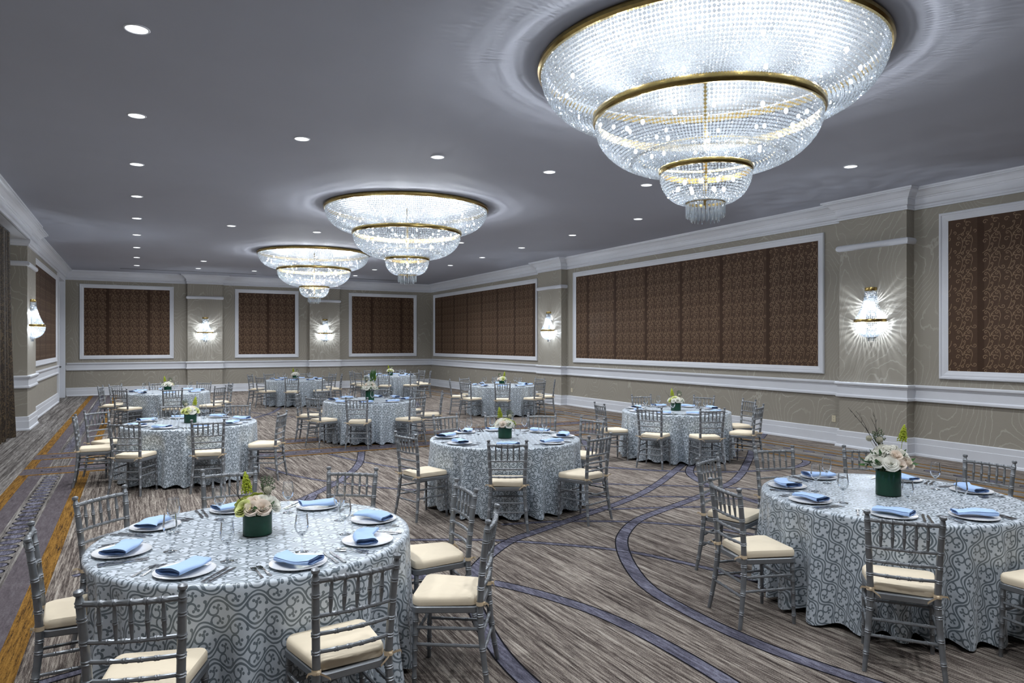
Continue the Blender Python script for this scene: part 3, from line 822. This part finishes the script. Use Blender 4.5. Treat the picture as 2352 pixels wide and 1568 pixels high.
def napkin_mesh(seed):
    rnd = random.Random(seed); mb = MB()
    # flattened roll: a spiral cross-section, drawn along the length
    W, T = .040, .0105
    sec = []
    for i in range(44):
        a = PI*.2 + 2*PI*2.35*i/43; f = 1 - .62*(i/43)
        cx = math.copysign(abs(math.cos(a))**.55, math.cos(a)); cz = math.copysign(abs(math.sin(a))**.8, math.sin(a))
        sec.append((W*cx*(.80+.20*f), T*cz*f))
    rings = []
    n = 12; L = .215; bend = rnd.uniform(-.02,.02); tw = rnd.uniform(.7,1.15)
    for k_ in range(n+1):
        f = k_/n; w = 1 - .10*math.sin(f*PI) + .12*(f-.5)
        rings.append([(x_*w + bend*math.sin(f*PI), -L/2 + L*f + x_*.10*tw, .0125 + .004*f + z_*(1+.25*math.sin(f*5+seed)) + .0015*math.sin(x_*130+f*9)) for x_, z_ in sec])
    mb.loft(rings, closed=False)
    me = mb.mesh('napkin', M['napkin'], True)
    return me
NAPKINS = [napkin_mesh(i) for i in range(5)]
def flat(mb, pts_l, pts_r, zf, th):
    """a flat tapered blade between two edge lines, z from zf(y)"""
    top = [[(x_, y_, zf(y_)+th) for x_, y_ in pts_l], [(x_, y_, zf(y_)+th) for x_, y_ in pts_r]]
    bot = [[(x_, y_, zf(y_)) for x_, y_ in pts_l], [(x_, y_, zf(y_)) for x_, y_ in pts_r]]
    n = len(pts_l)
    ids = [[mb.vert(p) for p in r] for r in (top[0], top[1], bot[1], bot[0])]
    for a in range(4):
        b_ = (a+1) % 4
        for i in range(n-1): mb.face([ids[a][i], ids[b_][i], ids[b_][i+1], ids[a][i+1]])
    mb.face([ids[k_][0] for k_ in (0,3,2,1)]); mb.face([ids[k_][-1] for k_ in (0,1,2,3)])
def fork_mesh():
    mb = MB(); zf = lambda y: .001 + .007*max(0, math.sin((y+.09)/.19*PI))**2
    hp = [(.0075,-.095),(.008,-.09),(.006,-.06),(.0038,-.02),(.0032,.02),(.0045,.035),(.010,.045),(.0122,.055)]
    flat(mb, [(-x_,y_) for x_, y_ in hp], hp, zf, .0022)
    for i in range(4):
        c = (i-1.5)*.0064
        flat(mb, [(c-.0022,.055),(c-.002,.075),(c-.0012,.098)], [(c+.0022,.055),(c+.002,.075),(c+.0012,.098)], zf, .0016)
    return mb.mesh('fork', M['steel'])
def knife_mesh():
    mb = MB(); zf = lambda y: .001
    l = [(-.008,-.115),(-.0085,-.10),(-.0065,-.02),(-.006,0),(-.009,.004),(-.0095,.06),(-.006,.10),(.003,.118)]
    r = [(.008,-.115),(.0085,-.10),(.0065,-.02),(.006,0),(.0075,.004),(.0075,.06),(.0072,.10),(.005,.118)]
    flat(mb, l[:4], r[:4], zf, .005); flat(mb, l[3:], r[3:], lambda y: .002, .0018)
    return mb.mesh('knife', M['steel'])
FORK, KNIFE = fork_mesh(), knife_mesh()

# ------------------------------------------------------------------ flowers
def petal(mb, T, L, W, curl, n=4):
    mb.T = T
    rows = []
    for i in range(n+1):
        f = i/n; w = W*math.sin(PI*min(.12+.8*f, 1))**.7
        z = L*f; y = curl*(f**2)
        rows.append([(w*g, y - .25*W*(1-abs(g)**2)*(1-f*.5), z) for g in (-1,-.5,0,.5,1)])
    mb.loft(rows, closed=False); mb.T = None
def rose_mesh(seed, m, open_=1.0):
    """nested cupped petals round a closed heart"""
    rnd = random.Random(seed); mb = MB()
    for ring, (n, R, h, half) in enumerate(((2,.0065,.036,1.5),(3,.0115,.037,1.15),(4,.0170,.0345,.95),(5,.0225,.0300,.85),(6,.0270,.0235,.75))):
        for k_ in range(n):
            a0 = 2*PI*(k_+ring*.37)/n + rnd.uniform(-.12,.12); hh = h*rnd.uniform(.94,1.06); fl = (.004+.0022*ring)*open_*rnd.uniform(.7,1.3)
            rows = []
            for i in range(7):
                f = i/6; row = []
                for g in (-1,-.66,-.33,0,.33,.66,1):
                    a = a0 + g*half*(.55+.45*math.sin(PI*min(f*1.1,1)*.5))
                    r = R*(.30+.70*math.sin(min(1, f*1.25)*PI/2)) + fl*f**4 - .0012*abs(g)*f
                    z = hh*f - .007*abs(g)**2.4*f**2 - .35*fl*f**6
                    row.append((r*math.cos(a), r*math.sin(a), z))
                rows.append(row)
            mb.loft(rows, closed=False)
    return mb.mesh('rose', m, True)
ROSES = [rose_mesh(i, M['rose'], 1.0+.15*i) for i in range(3)]
BLUSH = rose_mesh(11, M['blush']); LIMER = rose_mesh(12, M['lime'], 1.2)
def cluster_mesh(seed, m):
    rnd = random.Random(seed); mb = MB()
    for k_ in range(46):
        d = Vector((rnd.gauss(0,1), rnd.gauss(0,1), rnd.gauss(.5,1))).normalized(); p = d*.035
        q = d.to_track_quat('Z','Y').to_matrix().to_4x4()
        for j in range(4):
            T = Matrix.Translation(p) @ q @ Matrix.Rotation(j*PI/2+rnd.random(), 4, 'Z') @ Matrix.Rotation(-1.2, 4, 'X')
            mb.T = T; mb.quad((0,0,0),(.006,0,.006),(0,0,.014),(-.006,0,.006))
    mb.T = None
    return mb.mesh('hydrangea', m)
HYDR = cluster_mesh(3, M['rose'])
def leaf_spray(name, seed, n, rad, L, W, m, spread=.9, zbase=0.0):
    rnd = random.Random(seed); mb = MB()
    for k_ in range(n):
        a = rnd.random()*2*PI; el = rnd.uniform(-.35, .8)
        T = Matrix.Rotation(a, 4, 'Z') @ Matrix.Translation((0, rad*rnd.uniform(.55,1), zbase+rnd.uniform(-.012,.012))) @ Matrix.Rotation(-PI/2+el, 4, 'X') @ Matrix.Rotation(rnd.uniform(-.5,.5), 4, 'Z')
        l = L*rnd.uniform(.7,1.15)
        mb.T = T
        mb.loft([[(-.001,0,0),(0,.001,0),(.001,0,0)], [(-W*.8,0,l*.35),(0,.006,l*.35),(W*.8,0,l*.35)], [(-W*.7,-.004,l*.65),(0,.003,l*.65),(W*.7,-.004,l*.65)], [(-.001,-.010,l),(0,-.010,l),(.001,-.010,l)]], closed=False)
    mb.T = None
    return mb.mesh(name, m)
COLLAR = leaf_spray('foliage_collar', 2, 34, .070, .050, .017, M['leaf'])
def plume(name, seed, h, rad, m, nb, br=.006):
    rnd = random.Random(seed); mb = MB()
    mb.tube([(0,0,-.04),(0,0,h*.9)], .0018, 5)
    for k_ in range(nb):
        f = rnd.random()**.8; r = rad*(1-f)**.7*rnd.random()**.5; a = rnd.random()*6.3
        s = br*rnd.uniform(.6,1.2)
        bead(mb, (r*math.cos(a), r*math.sin(a), h*(.25+.75*f)), s, s*1.2, rnd.random()*6, 4)
    return mb.mesh(name, m)
PLUME = plume('goldenrod_plume', 5, .15, .034, M['gold_rod'], 480, .0048)
def sprig(seed):
    rnd = random.Random(seed); mb = MB()
    for k_ in range(16):
        a = rnd.random()*6.3; sp = rnd.uniform(.01,.05); h = rnd.uniform(.07,.145)
        e = Vector((sp*math.cos(a), sp*math.sin(a), h))
        mb.tube([(0,0,-.03), e*.5+Vector((0,0,.01)), e], .0011, 4)
        for j in range(9):
            f = rnd.uniform(.35,1); p = e*f
            bead(mb, (p.x+rnd.uniform(-.006,.006), p.y+rnd.uniform(-.006,.006), p.z), .0045, .005, rnd.random()*6, 4)
    return mb.mesh('filler_sprig', M['sage'])
SPRIG = sprig(6)
def pod():
    mb = MB(); rnd = random.Random(8)
    n = 90
    for k_ in range(n):
        z = 1-2*(k_+.5)/n; a = 2.39996*k_; r = math.sqrt(1-z*z)
        d = Vector((r*math.cos(a), r*math.sin(a), z)); q = d.to_track_quat('Z','Y').to_matrix().to_4x4()
        mb.T = Matrix.Translation(d*.017+Vector((0,0,.05))) @ q
        mb.lathe([(.0005,.0),(.0032,.003)], 5)
    mb.T = None; mb.lathe([(.0005,.066),(.012,.06),(.0155,.05),(.012,.04),(.0005,.034)], 10); mb.tube([(0,0,-.03),(0,0,.036)], .0014, 5)
    return mb.mesh('seed_pod', M['pod'])
POD = pod()
def twig_mesh(seed, h, lean):
    rnd = random.Random(seed); mb = MB()
    def grow(p, d, L, r, depth):
        pts = [p]; rad = [r]; n = 9
        for i in range(n):
            d = (d + Vector((rnd.uniform(-.16,.16), rnd.uniform(-.16,.16), .05))).normalized()
            p = p + d*(L/n); pts.append(p); rad.append(r*(1-.75*(i+1)/n))
            if depth and rnd.random() < .55:
                e = (d + Vector((rnd.uniform(-.9,.9), rnd.uniform(-.9,.9), .1))).normalized()
                mb.tube([p, p+e*.012, p+e*.02+Vector((0,0,.006))], [r*.5, r*.45, r*.2], 4)
        mb.tube(pts, rad, 5); return pts, d
    pts, d = grow(Vector((0,0,-.05)), Vector((lean,0,1)).normalized(), h, .0034, 1)
    m_ = pts[3]; grow(m_, Vector((lean*2.0,.2,1)).normalized(), h*.5, .0024, 1)
    return mb.mesh('twig', M['twig'])
TWIGS = [twig_mesh(1, .38, -.28), twig_mesh(2, .34, .12), twig_mesh(3, .30, -.55)]
def vase_mesh(h, R=.08):
    mb = MB(); mb.lathe([(.0005,0),(R-.002,0),(R+.001,.003),(R+.001,h),(R-.001,h+.001)], 40); v = mb.mesh('vase', M['vase'], True); autosmooth(v)
    mb = MB(); mb.lathe([(.0005,.006),(R-.001,.006),(R-.001,h*.80),(R-.005,h*.80),(R-.008,h*.6),(.0005,h*.6)], 40); l = mb.mesh('leaf_liner', M['liner'], True); autosmooth(l)
    mb = MB(); rnd = random.Random(3)
    for k_ in range(26):
        a = rnd.random()*6.3; r = R*.8*math.sqrt(rnd.random())
        mb.tube([(r*math.cos(a),r*math.sin(a),h*.58),(r*.8*math.cos(a+.3),r*.8*math.sin(a+.3),h+.01)], .0028, 5)
    s = mb.mesh('stem_bundle', M['leaf'])
    return v, l, s
VASES = {False: vase_mesh(.148), True: vase_mesh(.225, .083)}
def bouquet(x, y, z, tall, seed, label, rz=0, kind=0):
    """kind 0: round rose posy; 1: large mixed bouquet; camera-side features placed in the local frame (-y faces the camera)"""
    rnd = random.Random(seed)
    t = empty('flower_arrangement', (x, y, z), rz); tag(t, label, 'flower arrangement', 'table centrepieces')
    v, l, s = VASES[tall]; H = .225 if tall else .148
    link_mesh('vase', v, t); link_mesh('leaf_liner', l, t); o = link_mesh('stem_bundle', s, t); o['kind'] = 'stuff'
    k_ = 1.75 if kind == 1 else 1.2
    link_mesh('foliage_collar', COLLAR, t, (0,0,H+.004), (0,0,rnd.random()*6), (1.05*k_, 1.05*k_, 1.0))
    if kind == 1: link_mesh('foliage_collar', COLLAR, t, (0,0,H+.05), (0,0,rnd.random()*6), (1.2, 1.2, 1.4))
    rows = ((10, .070*k_, .010, .9), (5, .034*k_, .034, .4)) if kind == 0 else ((13, .068*k_, .012, 1.0), (9, .046*k_, .062, .6), (5, .022*k_, .092, .25))
    for ri, (n_, rad, dz, lean) in enumerate(rows):
        for i in range(n_):
            a = 2*PI*i/n_ + ri*.4 + rnd.uniform(-.12,.12); r = rad*rnd.uniform(.92,1.06)
            me = rnd.choice(ROSES + [BLUSH] + ([LIMER] if kind == 0 else [HYDR, HYDR, ROSES[0]]))
            if seed == 1:
                b = (a + PI) % (2*PI) - PI
                me = BLUSH if -2.3 < b < -1.25 else (LIMER if (b < -2.3 or b > 1.2 or ri == 1 and i % 2) else ROSES[i % 3])
            q = Vector((math.cos(a)*lean, math.sin(a)*lean, .75)).to_track_quat('Z','Y').to_euler()
            if me is HYDR: link_mesh('hydrangea', HYDR, t, (r*.95*math.cos(a), r*.95*math.sin(a), H+dz+.01), q, rnd.uniform(.9,1.15))
            else: link_mesh('rose', me, t, (r*math.cos(a), r*math.sin(a), H+dz), q, rnd.uniform(1.15,1.4))
    sd = -1 if seed in (1, 3, 5, 7, 9, 10) else 1
    link_mesh('goldenrod_plume', PLUME, t, (sd*(.085 if kind else .05), .04, H+(.13 if kind else .05)), (-.12, sd*.12, 0), 1.05)
    link_mesh('filler_sprig', SPRIG, t, (-sd*.05, .04, H+(.11 if kind else .04)), (-.1, -sd*.2, 1), 1.1)
    link_mesh('seed_pod', POD, t, (-sd*.045, -.005, H+(.12 if kind else .05)), (0, -sd*.2, 0), 1.15)
    if seed == 6:
        link_mesh('foliage_spray', COLLAR, t, (.06, .05, H+.19), (0, .1, 0), (.75, .75, 3.2)); link_mesh('foliage_spray', COLLAR, t, (.06, .05, H+.25), (0, .1, 1), (.6, .6, 3.0))
    if kind == 1:
        link_mesh('seed_pod', POD, t, (-sd*.10, .02, H+.13), (0, -sd*.5, 0), 1.1)
        link_mesh('twig', TWIGS[0], t, (-.04,.03,H+.09), (0,0,0), 1.15); link_mesh('twig', TWIGS[1], t, (-.03,.045,H+.09), (0,-.15,2.5), 1.0)
    else:
        link_mesh('twig', TWIGS[2], t, (-.025,.03,H), (0,0,0), .85)
    return t

# ------------------------------------------------------------------ tables
TR, TZ = .875, .752
def tablecloth(cx, cy, seed, rot, chairs, label):
    rnd = random.Random(seed); mb = MB(); n = 240
    nf = rnd.choice((22, 23, 24, 25)); ph = rnd.random()*6; p2 = rnd.random()*6; p3 = rnd.random()*6
    rings = []; uvr = []
    for r in (.12,.3,.5,.7,.84): rings.append([(r, TZ)]*n); uvr.append(r)
    for a in (0,.5,1.0): rings.append([(TR-.016+.016*math.sin(a*PI/2), TZ-.016+.016*math.cos(a*PI/2))]*n); uvr.append(TR+.01*a)
    Zs = 16
    for j in range(1, Zs+1):
        f = j/Zs; row = []
        for i in range(n):
            th = 2*PI*i/n
            w = math.sin(nf*th + ph + 1.1*math.sin(3*th+p2) + .7*math.sin(5*th+p3))
            w2 = math.sin(7*th + p3)
            amp = .003 + .098*f**1.25*(.60+.40*w2)
            prof = (abs(w)**.7)*(.85 if w > 0 else -1.1)
            row.append((TR + .012*f + amp*prof - .008*f*(1-f), (TZ-.016)*(1-f) + (.012 + .016*(1-w) + .010*math.sin(3*th+p2)**2)*f))
        rings.append(row); uvr.append(TR + .02 + (TZ-.02)*f)
    c0 = mb.vert((0,0,TZ))
    spots = [(x_-cx, y_-cy, math.cos(f_), math.sin(f_)) for x_, y_, f_ in chair_spots(cx, cy, chairs)]
    def pushed(x_, y_, z_):                     # the skirt hangs behind the seats and legs tucked against it
        w = min(1, max(0, (.715-z_)/.17)); w = w*w*(3-2*w)
        if w > 0:
            for ox, oy, fx, fy in spots:
                lat = abs(-(x_-ox)*fy + (y_-oy)*fx); al = (x_-ox)*fx + (y_-oy)*fy
                if lat < .30 and -.55 < al < .1 and al > -.222:
                    k_ = min(1, max(0, (.30-lat)/.08)); k_ = k_*k_*(3-2*k_)*w
                    d = (al + .222)*k_; x_ -= fx*d; y_ -= fy*d
        return (x_, y_, z_)
    ids = [[mb.vert(pushed(r*math.cos(2*PI*i/n), r*math.sin(2*PI*i/n), z)) for i, (r, z) in enumerate(row)] for row in rings]
    for i in range(n): mb.face([c0, ids[0][i], ids[0][(i+1)%n]])
    for a, b in zip(ids, ids[1:]):
        for i in range(n): mb.face([a[i], b[i], b[(i+1)%n], a[(i+1)%n]])
    o = mb.build('tablecloth', M['cloth'], smooth=True, loc=(cx, cy, 0))
    me = o.data; uv = me.uv_layers.new(name='UVMap')
    # the cloth laid flat: distance along it from the middle, at its bearing
    flat_uv = [(0.0, 0.0)]
    for r, row in zip(uvr, rings):
        for i in range(n):
            th = 2*PI*i/n - rot
            flat_uv.append((r*math.cos(th), r*math.sin(th)))
    buf = []
    for l in me.loops: buf += flat_uv[l.vertex_index]
    uv.data.foreach_set('uv', buf)
    tag(o, label, 'tablecloth', 'scroll-patterned tablecloths')
    return o
TABLES = {      # centre, name, chairs (bearing, radius of the back, facing), plates
 'A': ((.62,4.30), 'near left table', [(132,1.23,135),(180,1.10,184),(242,1.36,253),(280,1.31,276),(326,1.38,326),(1,1.34,356),(50,1.29,55),(90,1.40,83)], [48,95,139,184,233,278,319,359]),
 'B': ((4.85,3.23), 'near right table', [(117,1.35,110),(168,1.37,165),(76,1.38,72),(41,1.41,43),(1,1.36,2),(217,1.35,218),(262,1.36,262)], [25,81,127,169,216,258,341]),
 'C': ((3.80,7.28), 'centre table', [(189,1.31,195),(97,1.41,101),(66,1.33,66),(41.5,1.4,56),(5.5,1.33,16),(289,1.36,288),(243.5,1.35,242)], [23,72,108,149,196,245,291,341]),
 'D': ((.66,10.75), 'second left table', [(178,1.38,180),(145,1.42,132),(232,1.29,241),(275.5,1.28,264),(328,1.32,333),(96,1.4,80),(56,1.35,74)], [6,53,98,140,197,237,276,315]),
 'E': ((.62,17.7), 'far left table', [(168,1.36),(139,1.4),(224,1.3),(272,1.32),(318,1.37),(7,1.36),(97,1.4),(53,1.4)], None),
 'F': ((3.98,13.28), 'middle table', [(157,1.37),(204,1.33),(244,1.38),(292,1.37),(339,1.4),(28,1.4),(64,1.38),(115,1.42)], None),
 'G': ((7.83,8.92), 'second right table', [(169,1.37),(75,1.4),(28,1.4),(346,1.36),(296,1.36),(251,1.37),(212,1.33)], [31,73,120,169,213,252,290,350]),
 'H': ((8.45,16.35), 'far right table', [(157,1.37),(112,1.38),(201,1.38),(243,1.42),(286,1.38),(12,1.34),(328,1.38),(66,1.4)], None),
 'I': ((4.22,21.75), 'back wall table', [(152,1.37),(215,1.37),(255,1.38),(299,1.4),(341,1.37),(22,1.35),(68,1.36),(114,1.38)], None),
 'J': ((7.62,23.05), 'far corner table', [(150,1.36),(201,1.36),(243,1.4),(287,1.4),(333,1.38),(16,1.34),(55,1.3),(107,1.3)], None),
}
def chair_spots(cx, cy, chairs):
    out = []
    for c in chairs:
        a = R_(c[0]); f = R_(c[2] if len(c) > 2 else c[0])
        out.append((cx + c[1]*math.cos(a) - .2195*math.cos(f), cy + c[1]*math.sin(a) - .2195*math.sin(f), f))
    return out
WHERE = ['front','front-right','right','back-right','back','back-left','left','front-left']
def seat_names(cx, cy, angs):
    """one of eight names for each bearing, by best match: front faces the camera"""
    va = math.degrees(math.atan2(-cy, -cx)); n = len(angs)
    rel = [((a - va) % 360) for a in angs]
    order = sorted(range(n), key=lambda i: rel[i])
    import itertools
    best = None
    for sh in itertools.combinations(range(8), n):
        for r0 in range(n):
            cost = 0; m = {}
            for k_ in range(n):
                i = order[(k_+r0) % n]; d = abs((rel[i] - 45*sh[k_] + 180) % 360 - 180); cost += d*d; m[i] = sh[k_]
            if best is None or cost < best[0]: best = (cost, m)
    return [WHERE[best[1][i]] for i in range(n)]
GPROTO = [None]
def put_glass(loc, rz, label):
    if GPROTO[0] is None: GPROTO[0] = glass_proto(); o = GPROTO[0]; o.location = loc
    else: o = copy_tree(GPROTO[0], loc)
    tag(o, label, 'wine glass', 'wine glasses on the tables')
VL = {'A': 'low glass vase of peach and lime roses with yellow plume on the %s', 'B': 'tall glass vase of white flowers with bare twigs on the %s', 'F': 'tall green-lined glass vase of white roses on the %s'}
for ti, (key, ((cx, cy), tname, chairs, plates)) in enumerate(TABLES.items()):
    rnd = random.Random(100+ti)
    va = math.atan2(-cy, -cx)
    rot = {'A': va+PI/2, 'B': va+.2, 'C': va+PI/2+.1, 'D': va+PI/2, 'F': va+.15, 'G': va+1.2}.get(key, rnd.random()*6)
    tablecloth(cx, cy, 40+ti, rot, chairs, 'floor-length white cloth with grey scrolls on the ' + tname)
    for (sx_, sy_, f_), nm in zip(chair_spots(cx, cy, chairs), seat_names(cx, cy, [c[0] for c in chairs])):
        loc = (sx_, sy_, 0); rz = f_ - PI/2
        if not CHAIR_USED[0]:
            CHAIR_USED[0] = True; o = CHAIR; o.location = loc; o.rotation_euler = (0,0,rz)
        else: o = copy_tree(CHAIR, loc, rz)
        tag(o, 'silver bamboo-style chair with ivory cushion, %s seat of the %s' % (nm, tname), 'chair', 'silver banquet chairs')
    if plates is None: plates = [c[0] + rnd.uniform(-4,4) for c in chairs]
    zt = TZ + .0005
    for a, nm in zip(plates, seat_names(cx, cy, plates)):
        ar = R_(a); rr = .69
        rz = ar - PI/2
        def at(u, v):                                    # u to the diner's right, v inwards
            d = Vector((math.cos(ar), math.sin(ar))); rgt = Vector((-d.y, d.x))
            p = Vector((cx, cy)) + d*v + rgt*u; return (p.x, p.y, zt)
        o = link_mesh('dinner_plate', PLATE_ME, None, at(0, rr), (0,0,rz)); tag(o, 'white dinner plate at the %s setting of the %s' % (nm, tname), 'plate', 'white dinner plates')
        na = rz + PI/2 + rnd.choice((-1,1))*rnd.uniform(.1,.7)
        if key == 'A': na = {'front': rz+.5, 'front-left': va+PI/2+PI/2+.95, 'left': va+PI+.15+PI/2-.4}.get(nm, na)
        p = at(0, rr); o = link_mesh('napkin', NAPKINS[rnd.randrange(5)], None, (p[0], p[1], zt+.0125), (0,0,na), (1.62, 1.06, 1.45)); tag(o, 'light blue folded napkin on the %s plate of the %s' % (nm, tname), 'napkin', 'blue napkins')
        put_glass(at(.10+rnd.uniform(-.02,.02), rr-.20+rnd.uniform(-.02,.02)), 0, 'clear stemmed wine glass at the %s setting of the %s' % (nm, tname))
        if key in 'ABCDFG':
            for me, cat, u, w in ((FORK,'fork',-.205,'outer'),(FORK,'fork',-.170,'inner'),(KNIFE,'knife',.170,'inner'),(KNIFE,'knife',.203,'outer')):
                p = at(u, rr + rnd.uniform(-.012,.012))
                o = link_mesh(cat, me, None, p, (0,0,rz + PI + rnd.uniform(-.06,.06)))
                tag(o, '%s steel %s beside the %s plate of the %s' % (w, cat, nm, tname), cat, 'steel cutlery')
    bouquet(cx, cy, zt, key in 'BF', ti+1, VL.get(key, 'low green-lined glass vase of white roses on the %s') % tname, math.atan2(-cy, -cx)+PI/2, 1 if key in 'BF' else 0)

# ------------------------------------------------------------------ camera, world, view
W = bpy.data.worlds.new('World'); sc.world = W; W.use_nodes = True
W.node_tree.nodes['Background'].inputs[0].default_value = (.05,.055,.065,1)
W.node_tree.nodes['Background'].inputs[1].default_value = .3
TH = math.atan(862/1612.)
cam = bpy.data.cameras.new('Camera'); co = bpy.data.objects.new('Camera', cam); COL.link(co)
cam.sensor_width = 36; cam.lens = 1612./2352*36; cam.shift_y = 3/2352; cam.clip_start = .05
co.location = (0,0,1.865); co.rotation_euler = (PI/2, 0, -TH)
sc.camera = co
sc.view_settings.view_transform = 'Standard'; sc.view_settings.look = 'None'; sc.view_settings.gamma = 1; sc.view_settings.exposure = .2
sc.view_settings.use_curve_mapping = False
cy_ = sc.cycles
cy_.use_denoising = True
try: cy_.denoiser = 'OPENIMAGEDENOISE'
except Exception: pass
cy_.use_adaptive_sampling = True; cy_.adaptive_threshold = .025; cy_.max_bounces = 6; cy_.diffuse_bounces = 3; cy_.glossy_bounces = 3; cy_.transmission_bounces = 4; cy_.transparent_max_bounces = 11
cy_.sample_clamp_indirect = 4; cy_.sample_clamp_direct = 0; cy_.caustics_reflective = False; cy_.caustics_refractive = False
cy_.use_light_tree = True
